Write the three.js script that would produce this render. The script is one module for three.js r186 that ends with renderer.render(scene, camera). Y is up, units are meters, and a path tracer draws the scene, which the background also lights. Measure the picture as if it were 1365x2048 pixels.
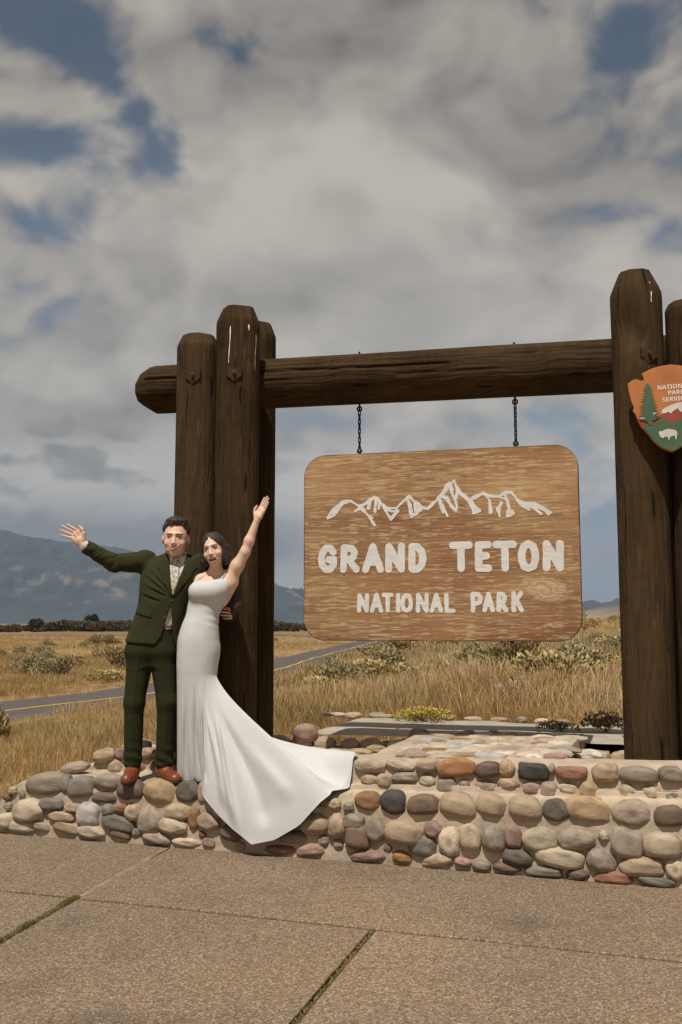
import * as THREE from 'three';
import { mergeGeometries } from 'three/addons/utils/BufferGeometryUtils.js';
import { FontLoader } from 'three/addons/loaders/FontLoader.js';
import { TextGeometry } from 'three/addons/geometries/TextGeometry.js';

const scene = new THREE.Scene();
// ---------------------------------------------------------------- camera: 35 mm lens on a portrait frame, eye 1.5 m above the pavement
const FOV = 54.43, PITCH = 6.334 * Math.PI / 180;
const camera = new THREE.PerspectiveCamera(FOV, 682 / 1024, 0.1, 40000);
camera.position.set(0, 1.5, 0);
camera.lookAt(0, 1.5 + Math.sin(PITCH) * 10, -Math.cos(PITCH) * 10);
// ---------------------------------------------------------------- renderer and exposure
const renderer = new THREE.WebGLRenderer({ antialias: true });
renderer.toneMapping = THREE.LinearToneMapping;
renderer.toneMappingExposure = 1.0;
renderer.shadowMap.enabled = true;
// ---------------------------------------------------------------- sun: behind the camera, a little to its left, about 60 degrees up
const SUN_AZ = 17 * Math.PI / 180, SUN_EL = 63 * Math.PI / 180;
const sunDir = new THREE.Vector3(-Math.sin(SUN_AZ) * Math.cos(SUN_EL), Math.sin(SUN_EL), Math.cos(SUN_AZ) * Math.cos(SUN_EL));
const sun = new THREE.DirectionalLight(new THREE.Color().setRGB(1.0, 0.95, 0.87), 4.7);
sun.position.copy(sunDir).multiplyScalar(40).add(new THREE.Vector3(0, 0, -8));
sun.target.position.set(0, 0, -8);
sun.castShadow = true;
sun.shadow.mapSize.set(2048, 2048);
Object.assign(sun.shadow.camera, { left: -14, right: 14, top: 14, bottom: -14, near: 1, far: 90 });
scene.add(sun, sun.target);
// ---------------------------------------------------------------- noise
function rng(seed) { let a = seed >>> 0; return () => { a = (a + 0x6d2b79f5) | 0; let t = Math.imul(a ^ (a >>> 15), 1 | a); t = (t + Math.imul(t ^ (t >>> 7), 61 | t)) ^ t; return ((t ^ (t >>> 14)) >>> 0) / 4294967296; }; }
function hash3(i, j, k) { let h = Math.imul(i, 374761393) ^ Math.imul(j, 668265263) ^ Math.imul(k, 1274126177); h = Math.imul(h ^ (h >>> 13), 1274126177); h ^= h >>> 16; return (h >>> 0) / 4294967296; }
const fade = (t) => t * t * t * (t * (t * 6 - 15) + 10), lerp = (a, b, t) => a + (b - a) * t;
const sstep = (a, b, x) => { const t = Math.min(1, Math.max(0, (x - a) / (b - a))); return t * t * (3 - 2 * t); };
const clamp = (x, a, b) => Math.min(b, Math.max(a, x));
const PT = new Uint8Array(513), VT = new Float32Array(256);
for (let i = 0; i < 256; i++) { PT[i] = i; VT[i] = hash3(i, 17, 29) * 2 - 1; }
for (let i = 255; i > 0; i--) { const k = Math.floor(hash3(i, 3, 7) * (i + 1)), t = PT[i]; PT[i] = PT[k]; PT[k] = t; }
for (let i = 0; i < 257; i++) PT[256 + i] = PT[i & 255];
function n3(x, y, z) {                               // value noise, -1..1
  const i = Math.floor(x), j = Math.floor(y), k = Math.floor(z), fx = x - i, fy = y - j, fz = z - k, u = fx * fx * fx * (fx * (fx * 6 - 15) + 10), v = fy * fy * fy * (fy * (fy * 6 - 15) + 10), w = fz * fz * fz * (fz * (fz * 6 - 15) + 10);
  const X = i & 255, Y = j & 255, Z = k & 255, Z1 = (Z + 1) & 255, A = PT[X], B = PT[X + 1], Y1 = (Y + 1) & 255, AA = PT[A + Y], AB = PT[A + Y1], BA = PT[B + Y], BB = PT[B + Y1];
  const a = VT[PT[AA + Z]], b = VT[PT[BA + Z]], c = VT[PT[AB + Z]], d = VT[PT[BB + Z]], e = VT[PT[AA + Z1]], f = VT[PT[BA + Z1]], g = VT[PT[AB + Z1]], h = VT[PT[BB + Z1]];
  const p = a + (b - a) * u, q = c + (d - c) * u, r = e + (f - e) * u, s = g + (h - g) * u, m = p + (q - p) * v;
  return m + (r + (s - r) * v - m) * w;
}
function fbm(x, y, z, o = 4) { let s = 0, a = 0.5, t = 0; for (let i = 0; i < o; i++) { s += a * n3(x, y, z); t += a; a *= 0.5; x = x * 2.03 + 17.1; y = y * 2.03 + 5.3; z = z * 2.03 + 9.7; } return s / t; }
function cfbm(x, y, z, o = 4) {                      // the same, each octave turned, for clouds and rock
  let s = 0, a = 0.5, t = 0; for (let i = 0; i < o; i++) { s += a * n3(x, y, z); t += a; a *= 0.52; const X = 1.6 * y + 1.2 * z + 3.7, Y = -1.6 * x + .72 * y - .96 * z + 1.9; z = -1.2 * x - .96 * y + 1.28 * z + 8.1; x = X; y = Y; } return s / t;
}
function pn(x, y, px, py, s = 0) {                   // periodic 2-D value noise, -1..1
  const i = Math.floor(x), j = Math.floor(y), u = fade(x - i), v = fade(y - j), m = (a, p) => ((a % p) + p) % p;
  const c = (a, b) => hash3(m(i + a, px), m(j + b, py), 71 + s);
  return 2 * lerp(lerp(c(0, 0), c(1, 0), u), lerp(c(0, 1), c(1, 1), u), v) - 1;
}
function pfbm(x, y, fx, fy, o = 4, s = 0) { let r = 0, a = 0.5, t = 0; for (let i = 0; i < o; i++) { r += a * pn(x * fx, y * fy, fx, fy, s + i * 7); t += a; a *= 0.5; fx *= 2; fy *= 2; } return r / t; }
// ---------------------------------------------------------------- sky: broken stratocumulus, computed by direction and lit by the sun behind the camera
const lin = (c) => (c <= 0.04045 ? c / 12.92 : ((c + 0.055) / 1.055) ** 2.4);
const S = (r, g, b) => [lin(r / 255), lin(g / 255), lin(b / 255)];
const mix3 = (a, b, t) => [lerp(a[0], b[0], t), lerp(a[1], b[1], t), lerp(a[2], b[2], t)];
{
  const W = 2816, H = 1408, data = new Float32Array(W * H * 4);
  // openings (negative) and banks of the cloud field: azimuth (0 = ahead, + right), elevation, widths, strength (degrees)
  const banks = [[-17.8, 32.0, 4.8, 2.6, -.48], [-15.5, 24.5, 4.5, 3.0, -.12], [-14.5, 29.6, 2.2, 1.3, -.30], [-6.2, 31.3, 3.0, 1.1, -.36], [-10.2, 25.2, 2.0, 1.5, -.58], [-13.2, 27.6, 2.0, 1.3, -.40], [-16.3, 25.4, 2.4, 1.3, -.30], [-4.4, 24.6, 1.2, .9, -.40],
    [-17.3, 21.3, 3.2, 1.5, -.30], [-16.3, 17.6, 3.4, 1.5, -.40], [-18.5, 15.0, 3, 1.4, -.20], [17.4, 30.4, 2.3, 1.5, -.38], [14.6, 27.8, 2.4, 1.6, -.20], [20, 26, 2, 1.4, -.1], [1.0, 11.6, 6.0, 1.05, -.62], [12.5, 11.2, 4.4, 1.5, -.44], [14, 6.5, 5, 2.6, .02], [-3.6, 5.0, 2, 1.4, -.2],
    [1.5, 28, 9, 6.5, .36], [9, 20, 10, 5, .30], [-8, 20, 5, 3, .20], [-3, 16, 9, 2.4, .28], [-15, 9.5, 9, 2.6, .40], [-15, 5, 10, 2.6, .55], [-2.6, 8.2, 2.6, 1.6, .50], [5, 14.8, 12, 1.4, .25], [-17.5, 28.4, 2.6, 1.2, .36], [-11, 30.6, 3, 1.6, .22], [-6, 27.6, 3.4, 1.8, .22]];
  for (let j = 0; j < H; j++) {
    const el = ((j + .5) / H - .5) * Math.PI, sy = Math.sin(el), cy = Math.cos(el), ed = el * 180 / Math.PI;
    for (let i = 0; i < W; i++) {
      const lon = ((i + .5) / W - .5) * 2 * Math.PI, o = (j * W + i) * 4;
      let r;
      if (ed < -1.5) r = S(118, 104, 84);
      else {
        const dx = Math.cos(lon) * cy, dz = Math.sin(lon) * cy;
        let ad = (lon + Math.PI / 2) * 180 / Math.PI; if (ad > 180) ad -= 360;
        const px = dx * 4.2, py = sy * 6.4 + .6, pz = dz * 4.2;
        const wx = cfbm(px * 1.1 + 3.1, py * 1.1, pz * 1.1, 3) * .42, wy = cfbm(px * 1.1, py * 1.1 + 8.2, pz * 1.1, 3) * .30;
        const shape = cfbm(px + wx, py + wy, pz + wx, 6), fine = cfbm((px + wx) * 5.2, (py + wy) * 5.2, pz * 5.2 + 4, 5), soft = cfbm(px * .8 + 20, py * 1.2, pz * .8, 4);
        let b = 0;
        for (const [a, e, wa, we, s] of banks) { const p = (ad - a) / wa, t = (ed - e) / we, g = p * p + t * t; if (g < 7) b += s * Math.exp(-g * .8); }
        const d = .36 + shape * .74 + fine * .36 + b;
        const cover = sstep(-.08, .34, d), thick = sstep(.25, .95, d), up = sstep(0, 34, ed);
        const blue = mix3(mix3(S(136, 150, 162), S(92, 112, 136), sstep(8, 20, ed)), S(66, 84, 106), sstep(18, 31, ed));
        const lit = mix3(S(188, 184, 177), S(192, 184, 172), up), shade = mix3(S(110, 111, 112), S(112, 107, 103), up);
        const relief = shape - cfbm(px + wx - .10, py + wy + .22, pz + wx, 4);
        const k = clamp(.56 + relief * .75 + soft * .55 + fine * .30 * (1 - .4 * thick) + .10 * thick, 0, 1);
        let cl = mix3(shade, lit, k);
        // the bright flanks of far cumulus low down
        const cb = 1 - 2.2 * Math.abs(cfbm(ad * .26, ed * .55, 3.3, 5)), cum = sstep(.12, .75, cb + .3 * fine) * sstep(3.5, 6.2, ed) * (1 - sstep(8.8, 11.6, ed));
        cl = mix3(cl, S(198, 194, 187), cum * .66);
        // dark rain-heavy base over the mountains to the left
        const murk = Math.exp(-(((ed - 4.4) / 1.9) ** 2)) * sstep(4, -6, ad) * sstep(-75, -35, ad);
        cl = mix3(cl, S(90, 92, 94), murk * .8);
        r = mix3(blue, cl, (.10 + .90 * cover) * .97);
        if (ed < 3) r = mix3(mix3(S(140, 142, 143), S(118, 122, 126), sstep(2, -8, ad)), r, sstep(-1.5, 3, ed) * .8);
      }
      data[o] = r[0]; data[o + 1] = r[1]; data[o + 2] = r[2]; data[o + 3] = 1;
    }
  }
  const t = new THREE.DataTexture(data, W, H, THREE.RGBAFormat, THREE.FloatType);
  t.mapping = THREE.EquirectangularReflectionMapping; t.magFilter = t.minFilter = THREE.LinearFilter; t.needsUpdate = true;
  scene.background = t; scene.environment = t;
}
scene.fog = new THREE.FogExp2(new THREE.Color().setRGB(.54, .70, .96), 5.4e-5);
// ---------------------------------------------------------------- bookkeeping
const used = {};
function numbered(n) { const k = used[n] = (used[n] ?? -1) + 1; return k ? n + '_' + String(k).padStart(3, '0') : n; }
function sh(o) { o.traverse((c) => { if (c.isMesh) c.castShadow = c.receiveShadow = true; }); return o; }
function tag(o, label, category, group) { o.userData.label = label; o.userData.category = category; if (group) o.userData.group = group; return o; }
function thing(name, label, category, pos = [0, 0, 0], group) { const g = new THREE.Group(); g.name = numbered(name); g.position.set(...pos); scene.add(g); return tag(g, label, category, group); }
function part(name, geo, mat, parent, label) { const m = new THREE.Mesh(geo, mat); m.name = name; m.castShadow = m.receiveShadow = true; parent.add(m); if (label) m.userData.label = label; return m; }
function structure(name, geo, mat) { const m = part(numbered(name), geo, mat, scene); m.userData.kind = 'structure'; return m; }
function stuff(name, label, category, geo, mat, list, colors) {     // one InstancedMesh of uncountable pieces
  const m = new THREE.InstancedMesh(geo, mat, list.length); m.name = numbered(name); m.castShadow = m.receiveShadow = true;
  list.forEach((x, i) => { m.setMatrixAt(i, x); if (colors) m.setColorAt(i, colors[i]); });
  m.userData.kind = 'stuff'; tag(m, label, category); scene.add(m); return m;
}
const V = (x, y, z) => new THREE.Vector3(x, y, z);
const col = (r, g, b) => new THREE.Color().setRGB(r, g, b);
const mat = (c, rough = .9, extra = {}) => new THREE.MeshStandardMaterial({ color: Array.isArray(c) ? col(...c) : c, roughness: rough, side: THREE.DoubleSide, ...extra });
function tex(n, m, f, srgb = false) {                 // f(u, v) -> [r,g,b] 0..1 linear (or srgb bytes when srgb)
  const d = new Uint8Array(n * m * 4);
  for (let j = 0; j < m; j++) for (let i = 0; i < n; i++) { const c = f((i + .5) / n, (j + .5) / m, i, j), o = (j * n + i) * 4; d[o] = clamp(c[0], 0, 1) * 255; d[o + 1] = clamp(c[1] ?? c[0], 0, 1) * 255; d[o + 2] = clamp(c[2] ?? c[0], 0, 1) * 255; d[o + 3] = 255; }
  const t = new THREE.DataTexture(d, n, m); t.wrapS = t.wrapT = THREE.RepeatWrapping; t.magFilter = t.minFilter = THREE.LinearFilter; t.colorSpace = srgb ? THREE.SRGBColorSpace : THREE.NoColorSpace; t.needsUpdate = true; return t;
}
const rep = (t, x, y) => { const c = t.clone(); c.repeat.set(x, y); c.needsUpdate = true; return c; };
// grid mesh from a function f(u, v) -> [x, y, z]; uvf gives texture coordinates
function gridGeo(nu, nv, f, uvf, close = false) {
  const p = [], t = [], ix = [];
  for (let j = 0; j <= nv; j++) for (let i = 0; i <= nu; i++) { const a = i / nu, b = j / nv; p.push(...f(a, b)); t.push(...(uvf ? uvf(a, b) : [a, b])); }
  for (let j = 0; j < nv; j++) for (let i = 0; i < nu; i++) { const a = j * (nu + 1) + i, b = a + 1, c = a + nu + 1, d = c + 1; ix.push(a, b, d, a, d, c); }
  const g = new THREE.BufferGeometry(); g.setAttribute('position', new THREE.Float32BufferAttribute(p, 3)); g.setAttribute('uv', new THREE.Float32BufferAttribute(t, 2)); g.setIndex(ix); g.computeVertexNormals();
  if (close) { const n = g.attributes.normal; for (let j = 0; j <= nv; j++) { const a = j * (nu + 1), b = a + nu, v = V(n.getX(a) + n.getX(b), n.getY(a) + n.getY(b), n.getZ(a) + n.getZ(b)).normalize(); n.setXYZ(a, v.x, v.y, v.z); n.setXYZ(b, v.x, v.y, v.z); } }
  return g;
}
function paint(g, f) { const p = g.attributes.position, c = new Float32Array(p.count * 3); for (let i = 0; i < p.count; i++) { const k = f(p.getX(i), p.getY(i), p.getZ(i), i); c[i * 3] = k[0]; c[i * 3 + 1] = k[1]; c[i * 3 + 2] = k[2]; } g.setAttribute('color', new THREE.BufferAttribute(c, 3)); return g; }
// sparse surface nets: the zero set of f inside a box, with cells of size c; colour by colf
function meshField(f, lo, hi, c, colf, B = 8) {
  const nb = [0, 1, 2].map((a) => Math.ceil((hi[a] - lo[a]) / c / B)), half = B * c * .5, reach = half * Math.sqrt(3) * 1.25 + c;
  const vert = new Map(), pos = [], quads = [], key = (i, j, k) => (i * 4096 + j) * 4096 + k, N = B + 1, smp = new Float32Array(N * N * N), edges = [];
  for (let bi = 0; bi < nb[0]; bi++) for (let bj = 0; bj < nb[1]; bj++) for (let bk = 0; bk < nb[2]; bk++) {
    const ox = lo[0] + bi * B * c, oy = lo[1] + bj * B * c, oz = lo[2] + bk * B * c;
    if (Math.abs(f(ox + half, oy + half, oz + half)) > reach) continue;
    for (let i = 0, q = 0; i < N; i++) for (let j = 0; j < N; j++) for (let k = 0; k < N; k++, q++) smp[q] = f(ox + i * c, oy + j * c, oz + k * c);
    for (let i = 0; i < B; i++) for (let j = 0; j < B; j++) for (let k = 0; k < B; k++) {
      const at = (a, b, d) => smp[((i + a) * N + j + b) * N + k + d], v = [at(0, 0, 0), at(1, 0, 0), at(0, 1, 0), at(1, 1, 0), at(0, 0, 1), at(1, 0, 1), at(0, 1, 1), at(1, 1, 1)];
      let mask = 0; for (let q = 0; q < 8; q++) if (v[q] < 0) mask |= 1 << q;
      if (mask === 0 || mask === 255) continue;
      let sx = 0, sy = 0, sz = 0, n = 0;
      for (let q = 0; q < 8; q++) for (const a of [1, 2, 4]) { const r = q | a; if (r === q || (v[q] < 0) === (v[r] < 0)) continue; const t = v[q] / (v[q] - v[r]); sx += (q & 1) + (a === 1 ? t : 0); sy += ((q >> 1) & 1) + (a === 2 ? t : 0); sz += ((q >> 2) & 1) + (a === 4 ? t : 0); n++; }
      const I = bi * B + i, J = bj * B + j, K = bk * B + k;
      vert.set(key(I, J, K), pos.length / 3); pos.push(ox + (i + sx / n) * c, oy + (j + sy / n) * c, oz + (k + sz / n) * c);
      if ((v[0] < 0) !== (v[1] < 0)) edges.push([0, I, J, K, v[0] < 0]);
      if ((v[0] < 0) !== (v[2] < 0)) edges.push([1, I, J, K, v[0] < 0]);
      if ((v[0] < 0) !== (v[4] < 0)) edges.push([2, I, J, K, v[0] < 0]);
    }
  }
  for (const [ax, I, J, K, neg] of edges) {
    const q = ax === 0 ? [[I, J - 1, K - 1], [I, J, K - 1], [I, J, K], [I, J - 1, K]] : ax === 1 ? [[I - 1, J, K - 1], [I - 1, J, K], [I, J, K], [I, J, K - 1]] : [[I - 1, J - 1, K], [I, J - 1, K], [I, J, K], [I - 1, J, K]];
    const id = q.map((x) => vert.get(key(...x))); if (id.some((x) => x === undefined)) continue;
    if (neg) quads.push(id[0], id[1], id[2], id[0], id[2], id[3]); else quads.push(id[0], id[2], id[1], id[0], id[3], id[2]);
  }
  const g = new THREE.BufferGeometry(), nn = new Float32Array(pos.length), uv = new Float32Array(pos.length / 3 * 2), e = c * .5;
  for (let i = 0; i < pos.length; i += 3) { const [x, y, z] = [pos[i], pos[i + 1], pos[i + 2]]; let a = f(x + e, y, z) - f(x - e, y, z), b = f(x, y + e, z) - f(x, y - e, z), d = f(x, y, z + e) - f(x, y, z - e); const l = Math.hypot(a, b, d) || 1; nn[i] = a / l; nn[i + 1] = b / l; nn[i + 2] = d / l; uv[i / 3 * 2] = x + z * .6; uv[i / 3 * 2 + 1] = y + z * .3; }
  g.setAttribute('position', new THREE.Float32BufferAttribute(pos, 3)); g.setAttribute('normal', new THREE.BufferAttribute(nn, 3)); g.setAttribute('uv', new THREE.BufferAttribute(uv, 2)); g.setIndex(quads);
  if (colf) paint(g, colf);
  return g;
}
// flat lettering cut from strokes (round ends): a plate of the given depth whose outline is the union of the strokes
function strokePlate(strokes, r, cell, depth, wob = 0) {
  let x0 = 1e9, y0 = 1e9, x1 = -1e9, y1 = -1e9;
  for (const s of strokes) for (const [x, y] of s) { x0 = Math.min(x0, x); x1 = Math.max(x1, x); y0 = Math.min(y0, y); y1 = Math.max(y1, y); }
  x0 -= r * 1.5; y0 -= r * 1.5; x1 += r * 1.5; y1 += r * 1.5;
  const d2 = (x, y) => { let d = 1e9; for (const s of strokes) for (let i = 0; i + 1 < s.length; i++) { const [ax, ay] = s[i], [bx, by] = s[i + 1], vx = bx - ax, vy = by - ay, t = clamp(((x - ax) * vx + (y - ay) * vy) / (vx * vx + vy * vy || 1), 0, 1); d = Math.min(d, Math.hypot(x - ax - vx * t, y - ay - vy * t)); } return d - r * (1 + wob * n3(x * 24, y * 24, 3)); };
  const nx = Math.ceil((x1 - x0) / cell), ny = Math.ceil((y1 - y0) / cell), p = [], v = new Float32Array((nx + 1) * (ny + 1));
  for (let j = 0; j <= ny; j++) for (let i = 0; i <= nx; i++) v[j * (nx + 1) + i] = d2(x0 + i * cell, y0 + j * cell);
  for (let j = 0; j < ny; j++) for (let i = 0; i < nx; i++) {
    const c = [[i, j], [i + 1, j], [i + 1, j + 1], [i, j + 1]].map(([a, b]) => [x0 + a * cell, y0 + b * cell, v[b * (nx + 1) + a]]), out = [];
    for (let q = 0; q < 4; q++) { const a = c[q], b = c[(q + 1) % 4]; if (a[2] < 0) out.push([a[0], a[1], 0]); if ((a[2] < 0) !== (b[2] < 0)) { const t = a[2] / (a[2] - b[2]); out.push([lerp(a[0], b[0], t), lerp(a[1], b[1], t), 1]); } }
    if (out.length < 3) continue;
    for (let q = 1; q + 1 < out.length; q++) for (const k of [0, q, q + 1]) p.push(out[k][0], out[k][1], depth);
    for (let q = 0; q < out.length; q++) { const a = out[q], b = out[(q + 1) % out.length]; if (a[2] && b[2]) p.push(a[0], a[1], depth, a[0], a[1], 0, b[0], b[1], 0, a[0], a[1], depth, b[0], b[1], 0, b[0], b[1], depth); }
  }
  const g = new THREE.BufferGeometry(); g.setAttribute('position', new THREE.Float32BufferAttribute(p, 3)); g.computeVertexNormals(); return g;
}
const LOWER = 'o0.12,0.37,0.17,0.11 k0.29,0.37,0.17,0.14 b0.48,0.37,0.20,0.13 t0.70,0.37,0.23,0.15 t0.91,0.39,0.18,0.14 t1.11,0.38,0.20,0.14 d1.30,0.38,0.16,0.13 y1.49,0.40,0.24,0.14 g1.73,0.39,0.22,0.14 b1.94,0.39,0.17,0.13 t-0.08,0.20,0.12,0.13 g0.03,0.24,0.14,0.10 b0.05,0.15,0.16,0.15 g0.18,0.20,0.13,0.14 t0.37,0.20,0.24,0.15 p0.55,0.23,0.11,0.10 s0.48,0.13,0.18,0.12 c0.65,0.16,0.13,0.16 c0.78,0.20,0.12,0.15 g0.92,0.20,0.14,0.17 p1.04,0.22,0.10,0.12 c1.20,0.21,0.20,0.13 g1.42,0.23,0.21,0.12 c1.57,0.26,0.07,0.07 g1.70,0.23,0.18,0.16 c1.90,0.23,0.20,0.15 d1.06,0.10,0.17,0.10 c1.31,0.12,0.28,0.12 g1.55,0.12,0.17,0.14 t1.78,0.10,0.25,0.11 c1.96,0.10,0.10,0.12 p0.13,0.04,0.23,0.07 o0.35,0.05,0.13,0.08 t0.57,0.05,0.21,0.08 p0.73,0.05,0.10,0.05 g0.85,0.04,0.11,0.06 b1.00,0.04,0.17,0.06 s1.22,0.03,0.22,0.06 v1.42,0.03,0.14,0.07 r1.62,0.03,0.22,0.07 s1.85,0.03,0.22,0.06 g-2.28,0.36,0.33,0.15 s-2.12,0.36,0.08,0.12 s-1.99,0.35,0.21,0.16 g-1.78,0.40,0.21,0.10 v-1.60,0.35,0.20,0.13 y-1.38,0.35,0.24,0.16 d-1.15,0.36,0.18,0.14 t-1.04,0.36,0.08,0.13 b-1.80,0.29,0.20,0.08 s-2.21,0.23,0.18,0.08 t-2.04,0.21,0.10,0.06 s-1.75,0.21,0.11,0.09 r-1.65,0.23,0.08,0.06 t-1.56,0.21,0.11,0.11 t-1.22,0.23,0.19,0.10 c-2.39,0.17,0.25,0.16 l-1.91,0.17,0.18,0.16 s-1.67,0.13,0.23,0.10 g-1.42,0.16,0.19,0.18 o-1.09,0.19,0.08,0.13 t-0.98,0.18,0.16,0.11 v-0.82,0.12,0.16,0.10 c-2.59,0.09,0.15,0.11 c-2.45,0.06,0.22,0.08 t-2.29,0.07,0.15,0.06 t-2.09,0.08,0.22,0.08 t-2.12,0.15,0.20,0.07 c-1.87,0.06,0.22,0.09 b-1.66,0.06,0.17,0.06 g-1.37,0.05,0.21,0.08 c-1.15,0.04,0.20,0.06 c-1.24,0.14,0.21,0.11 t-0.88,0.26,0.15,0.10 g-0.73,0.23,0.17,0.10 t-0.65,0.12,0.16,0.08 p-0.55,0.21,0.15,0.10 r-0.47,0.04,0.21,0.06 p-0.26,0.05,0.19,0.07 t-0.24,0.21,0.18,0.12 t-0.08,0.21,0.11,0.14 c-0.21,0.30,0.11,0.06 p-0.38,0.12,0.18,0.07 g-0.84,0.34,0.17,0.12 t-0.64,0.34,0.18,0.12 b-0.44,0.34,0.16,0.11 c-0.31,0.35,0.09,0.10';
const UPPER = 'o0.67,0.59,0.22,0.11 v0.87,0.59,0.15,0.10 y0.99,0.60,0.10,0.10 k1.15,0.59,0.18,0.10 g1.26,0.61,0.04,0.06 r1.38,0.59,0.18,0.08 t1.58,0.60,0.15,0.11 g1.78,0.60,0.21,0.10 g1.96,0.61,0.13,0.09 t0.48,0.60,0.15,0.08 c0.30,0.59,0.18,0.07 c0.10,0.58,0.20,0.09 t0.20,0.49,0.11,0.09 g0.34,0.52,0.17,0.06 c0.48,0.50,0.10,0.08 g0.61,0.48,0.14,0.10 p0.72,0.49,0.08,0.07 t0.86,0.48,0.16,0.09 t1.00,0.51,0.14,0.08 p1.14,0.49,0.12,0.08 g1.24,0.48,0.11,0.11 c1.36,0.50,0.11,0.06 y1.48,0.49,0.12,0.11 t1.58,0.47,0.09,0.09 t1.71,0.50,0.11,0.08 c1.84,0.50,0.12,0.10 s1.96,0.48,0.13,0.08 t0.11,0.49,0.13,0.07 g-0.00,0.45,0.09,0.07';
const LETTERS = [
 ['G', -0.929, -0.202, -0.770, 0.018],
 ['R', -0.753, -0.204, -0.596, 0.015],
 ['A', -0.579, -0.206, -0.407, 0.019],
 ['N', -0.399, -0.207, -0.243, 0.019],
 ['D', -0.221, -0.209, -0.078, 0.015],
 ['T', 0.091, -0.210, 0.268, 0.018],
 ['E', 0.281, -0.209, 0.409, 0.018],
 ['T', 0.414, -0.211, 0.593, 0.018],
 ['O', 0.598, -0.214, 0.751, 0.019],
 ['N', 0.774, -0.213, 0.929, 0.015],
 ['N', -0.618, -0.507, -0.523, -0.359],
 ['A', -0.518, -0.507, -0.414, -0.356],
 ['T', -0.426, -0.507, -0.333, -0.357],
 ['I', -0.316, -0.507, -0.296, -0.358],
 ['O', -0.282, -0.507, -0.185, -0.361],
 ['N', -0.165, -0.508, -0.065, -0.359],
 ['A', -0.060, -0.508, 0.042, -0.360],
 ['L', 0.051, -0.511, 0.136, -0.364],
 ['P', 0.247, -0.509, 0.337, -0.354],
 ['A', 0.332, -0.507, 0.424, -0.355],
 ['R', 0.435, -0.506, 0.520, -0.356],
 ['K', 0.544, -0.506, 0.634, -0.353],
];
const RIDGES = `-0.850,0.223 -0.806,0.285 -0.744,0.339 -0.665,0.349 -0.604,0.309 -0.552,0.325 -0.483,0.370 -0.440,0.346 -0.405,0.303 -0.380,0.282 -0.303,0.286 -0.277,0.316 -0.209,0.367 -0.167,0.329 -0.108,0.281 -0.066,0.276 -0.007,0.324 0.035,0.373 0.077,0.438 0.136,0.472 0.160,0.418 0.184,0.376 0.249,0.332 0.307,0.355 0.356,0.378 0.405,0.347 0.469,0.345 0.518,0.376 0.567,0.374 0.598,0.321 0.653,0.287 0.716,0.285 0.779,0.250 0.841,0.216
-0.850,0.223 -0.797,0.247 -0.735,0.330
-0.630,0.273 -0.587,0.300 -0.535,0.239 -0.475,0.157
-0.526,0.231 -0.497,0.213
-0.509,0.357 -0.526,0.290
-0.465,0.356 -0.474,0.263
-0.440,0.329 -0.448,0.284
-0.405,0.312 -0.388,0.260 -0.355,0.201 -0.298,0.266 -0.346,0.259 -0.388,0.277
-0.226,0.356 -0.201,0.297 -0.193,0.210 -0.117,0.261 -0.159,0.265 -0.167,0.312
-0.150,0.312 -0.122,0.269
0.018,0.353 0.029,0.306 0.050,0.239
0.046,0.289 0.083,0.213
0.077,0.418 0.043,0.364 0.076,0.351
0.111,0.453 0.118,0.386 0.158,0.286 0.150,0.245 0.109,0.287 0.084,0.338
0.163,0.410 0.148,0.349
0.225,0.346 0.257,0.299 0.281,0.232 0.319,0.245 0.281,0.282 0.258,0.324
0.356,0.370 0.396,0.327 0.403,0.229
0.477,0.341 0.525,0.323 0.540,0.257 0.523,0.201 0.572,0.216 0.540,0.257
0.485,0.300 0.460,0.260 0.470,0.202
0.510,0.365 0.518,0.332
0.566,0.363 0.637,0.271 0.684,0.245
0.653,0.287 0.716,0.260 0.767,0.210
0.716,0.285 0.810,0.233 0.825,0.204`;
// ---------------------------------------------------------------- procedural surfaces
const palette = [[.40, .30, .20], [.30, .20, .15], [.24, .19, .15], [.46, .36, .26], [.20, .155, .12], [.34, .22, .17], [.27, .24, .20], [.155, .12, .095], [.42, .31, .23], [.55, .47, .37]];
function aggregate(n, cells, seed) {                  // exposed pebbles in mortar: colour and height
  const pt = [], R = rng(seed); for (let i = 0; i < cells * cells; i++) pt.push([R(), R(), R(), R()]);
  const h = new Float32Array(n * n), id = new Int32Array(n * n);
  for (let j = 0; j < n; j++) for (let i = 0; i < n; i++) {
    const x = (i + .5) / n * cells, y = (j + .5) / n * cells, a = Math.floor(x), b = Math.floor(y); let best = 9, second = 9, who = 0;
    for (let q = -1; q < 2; q++) for (let r = -1; r < 2; r++) { const k = ((b + r + cells) % cells) * cells + (a + q + cells) % cells, p = pt[k], d = Math.hypot(a + q + p[0] - x, b + r + p[1] - y) / (.7 + .6 * p[2]); if (d < best) { second = best; best = d; who = k; } else if (d < second) second = d; }
    h[j * n + i] = clamp((second - best) * 2.2, 0, 1); id[j * n + i] = who;
  }
  return [tex(n, n, (u, v, i, j) => { const k = j * n + i, p = pt[id[k]], c = palette[Math.floor(p[3] * 10)], e = sstep(.06, .35, h[k]), m = .85 + .3 * p[2]; const w = mix3([.25, .19, .13], [c[0] * m, c[1] * m, c[2] * m], e); return w.map((x) => (x <= .0031308 ? x * 12.92 : 1.055 * x ** (1 / 2.4) - .055)); }, true), tex(n, n, (u, v, i, j) => [Math.sqrt(h[j * n + i])])];
}
const sr = (x) => (x <= .0031308 ? x * 12.92 : 1.055 * Math.max(x, 0) ** (1 / 2.4) - .055);
const [aggMap, aggBump] = aggregate(1024, 165, 5);
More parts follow.
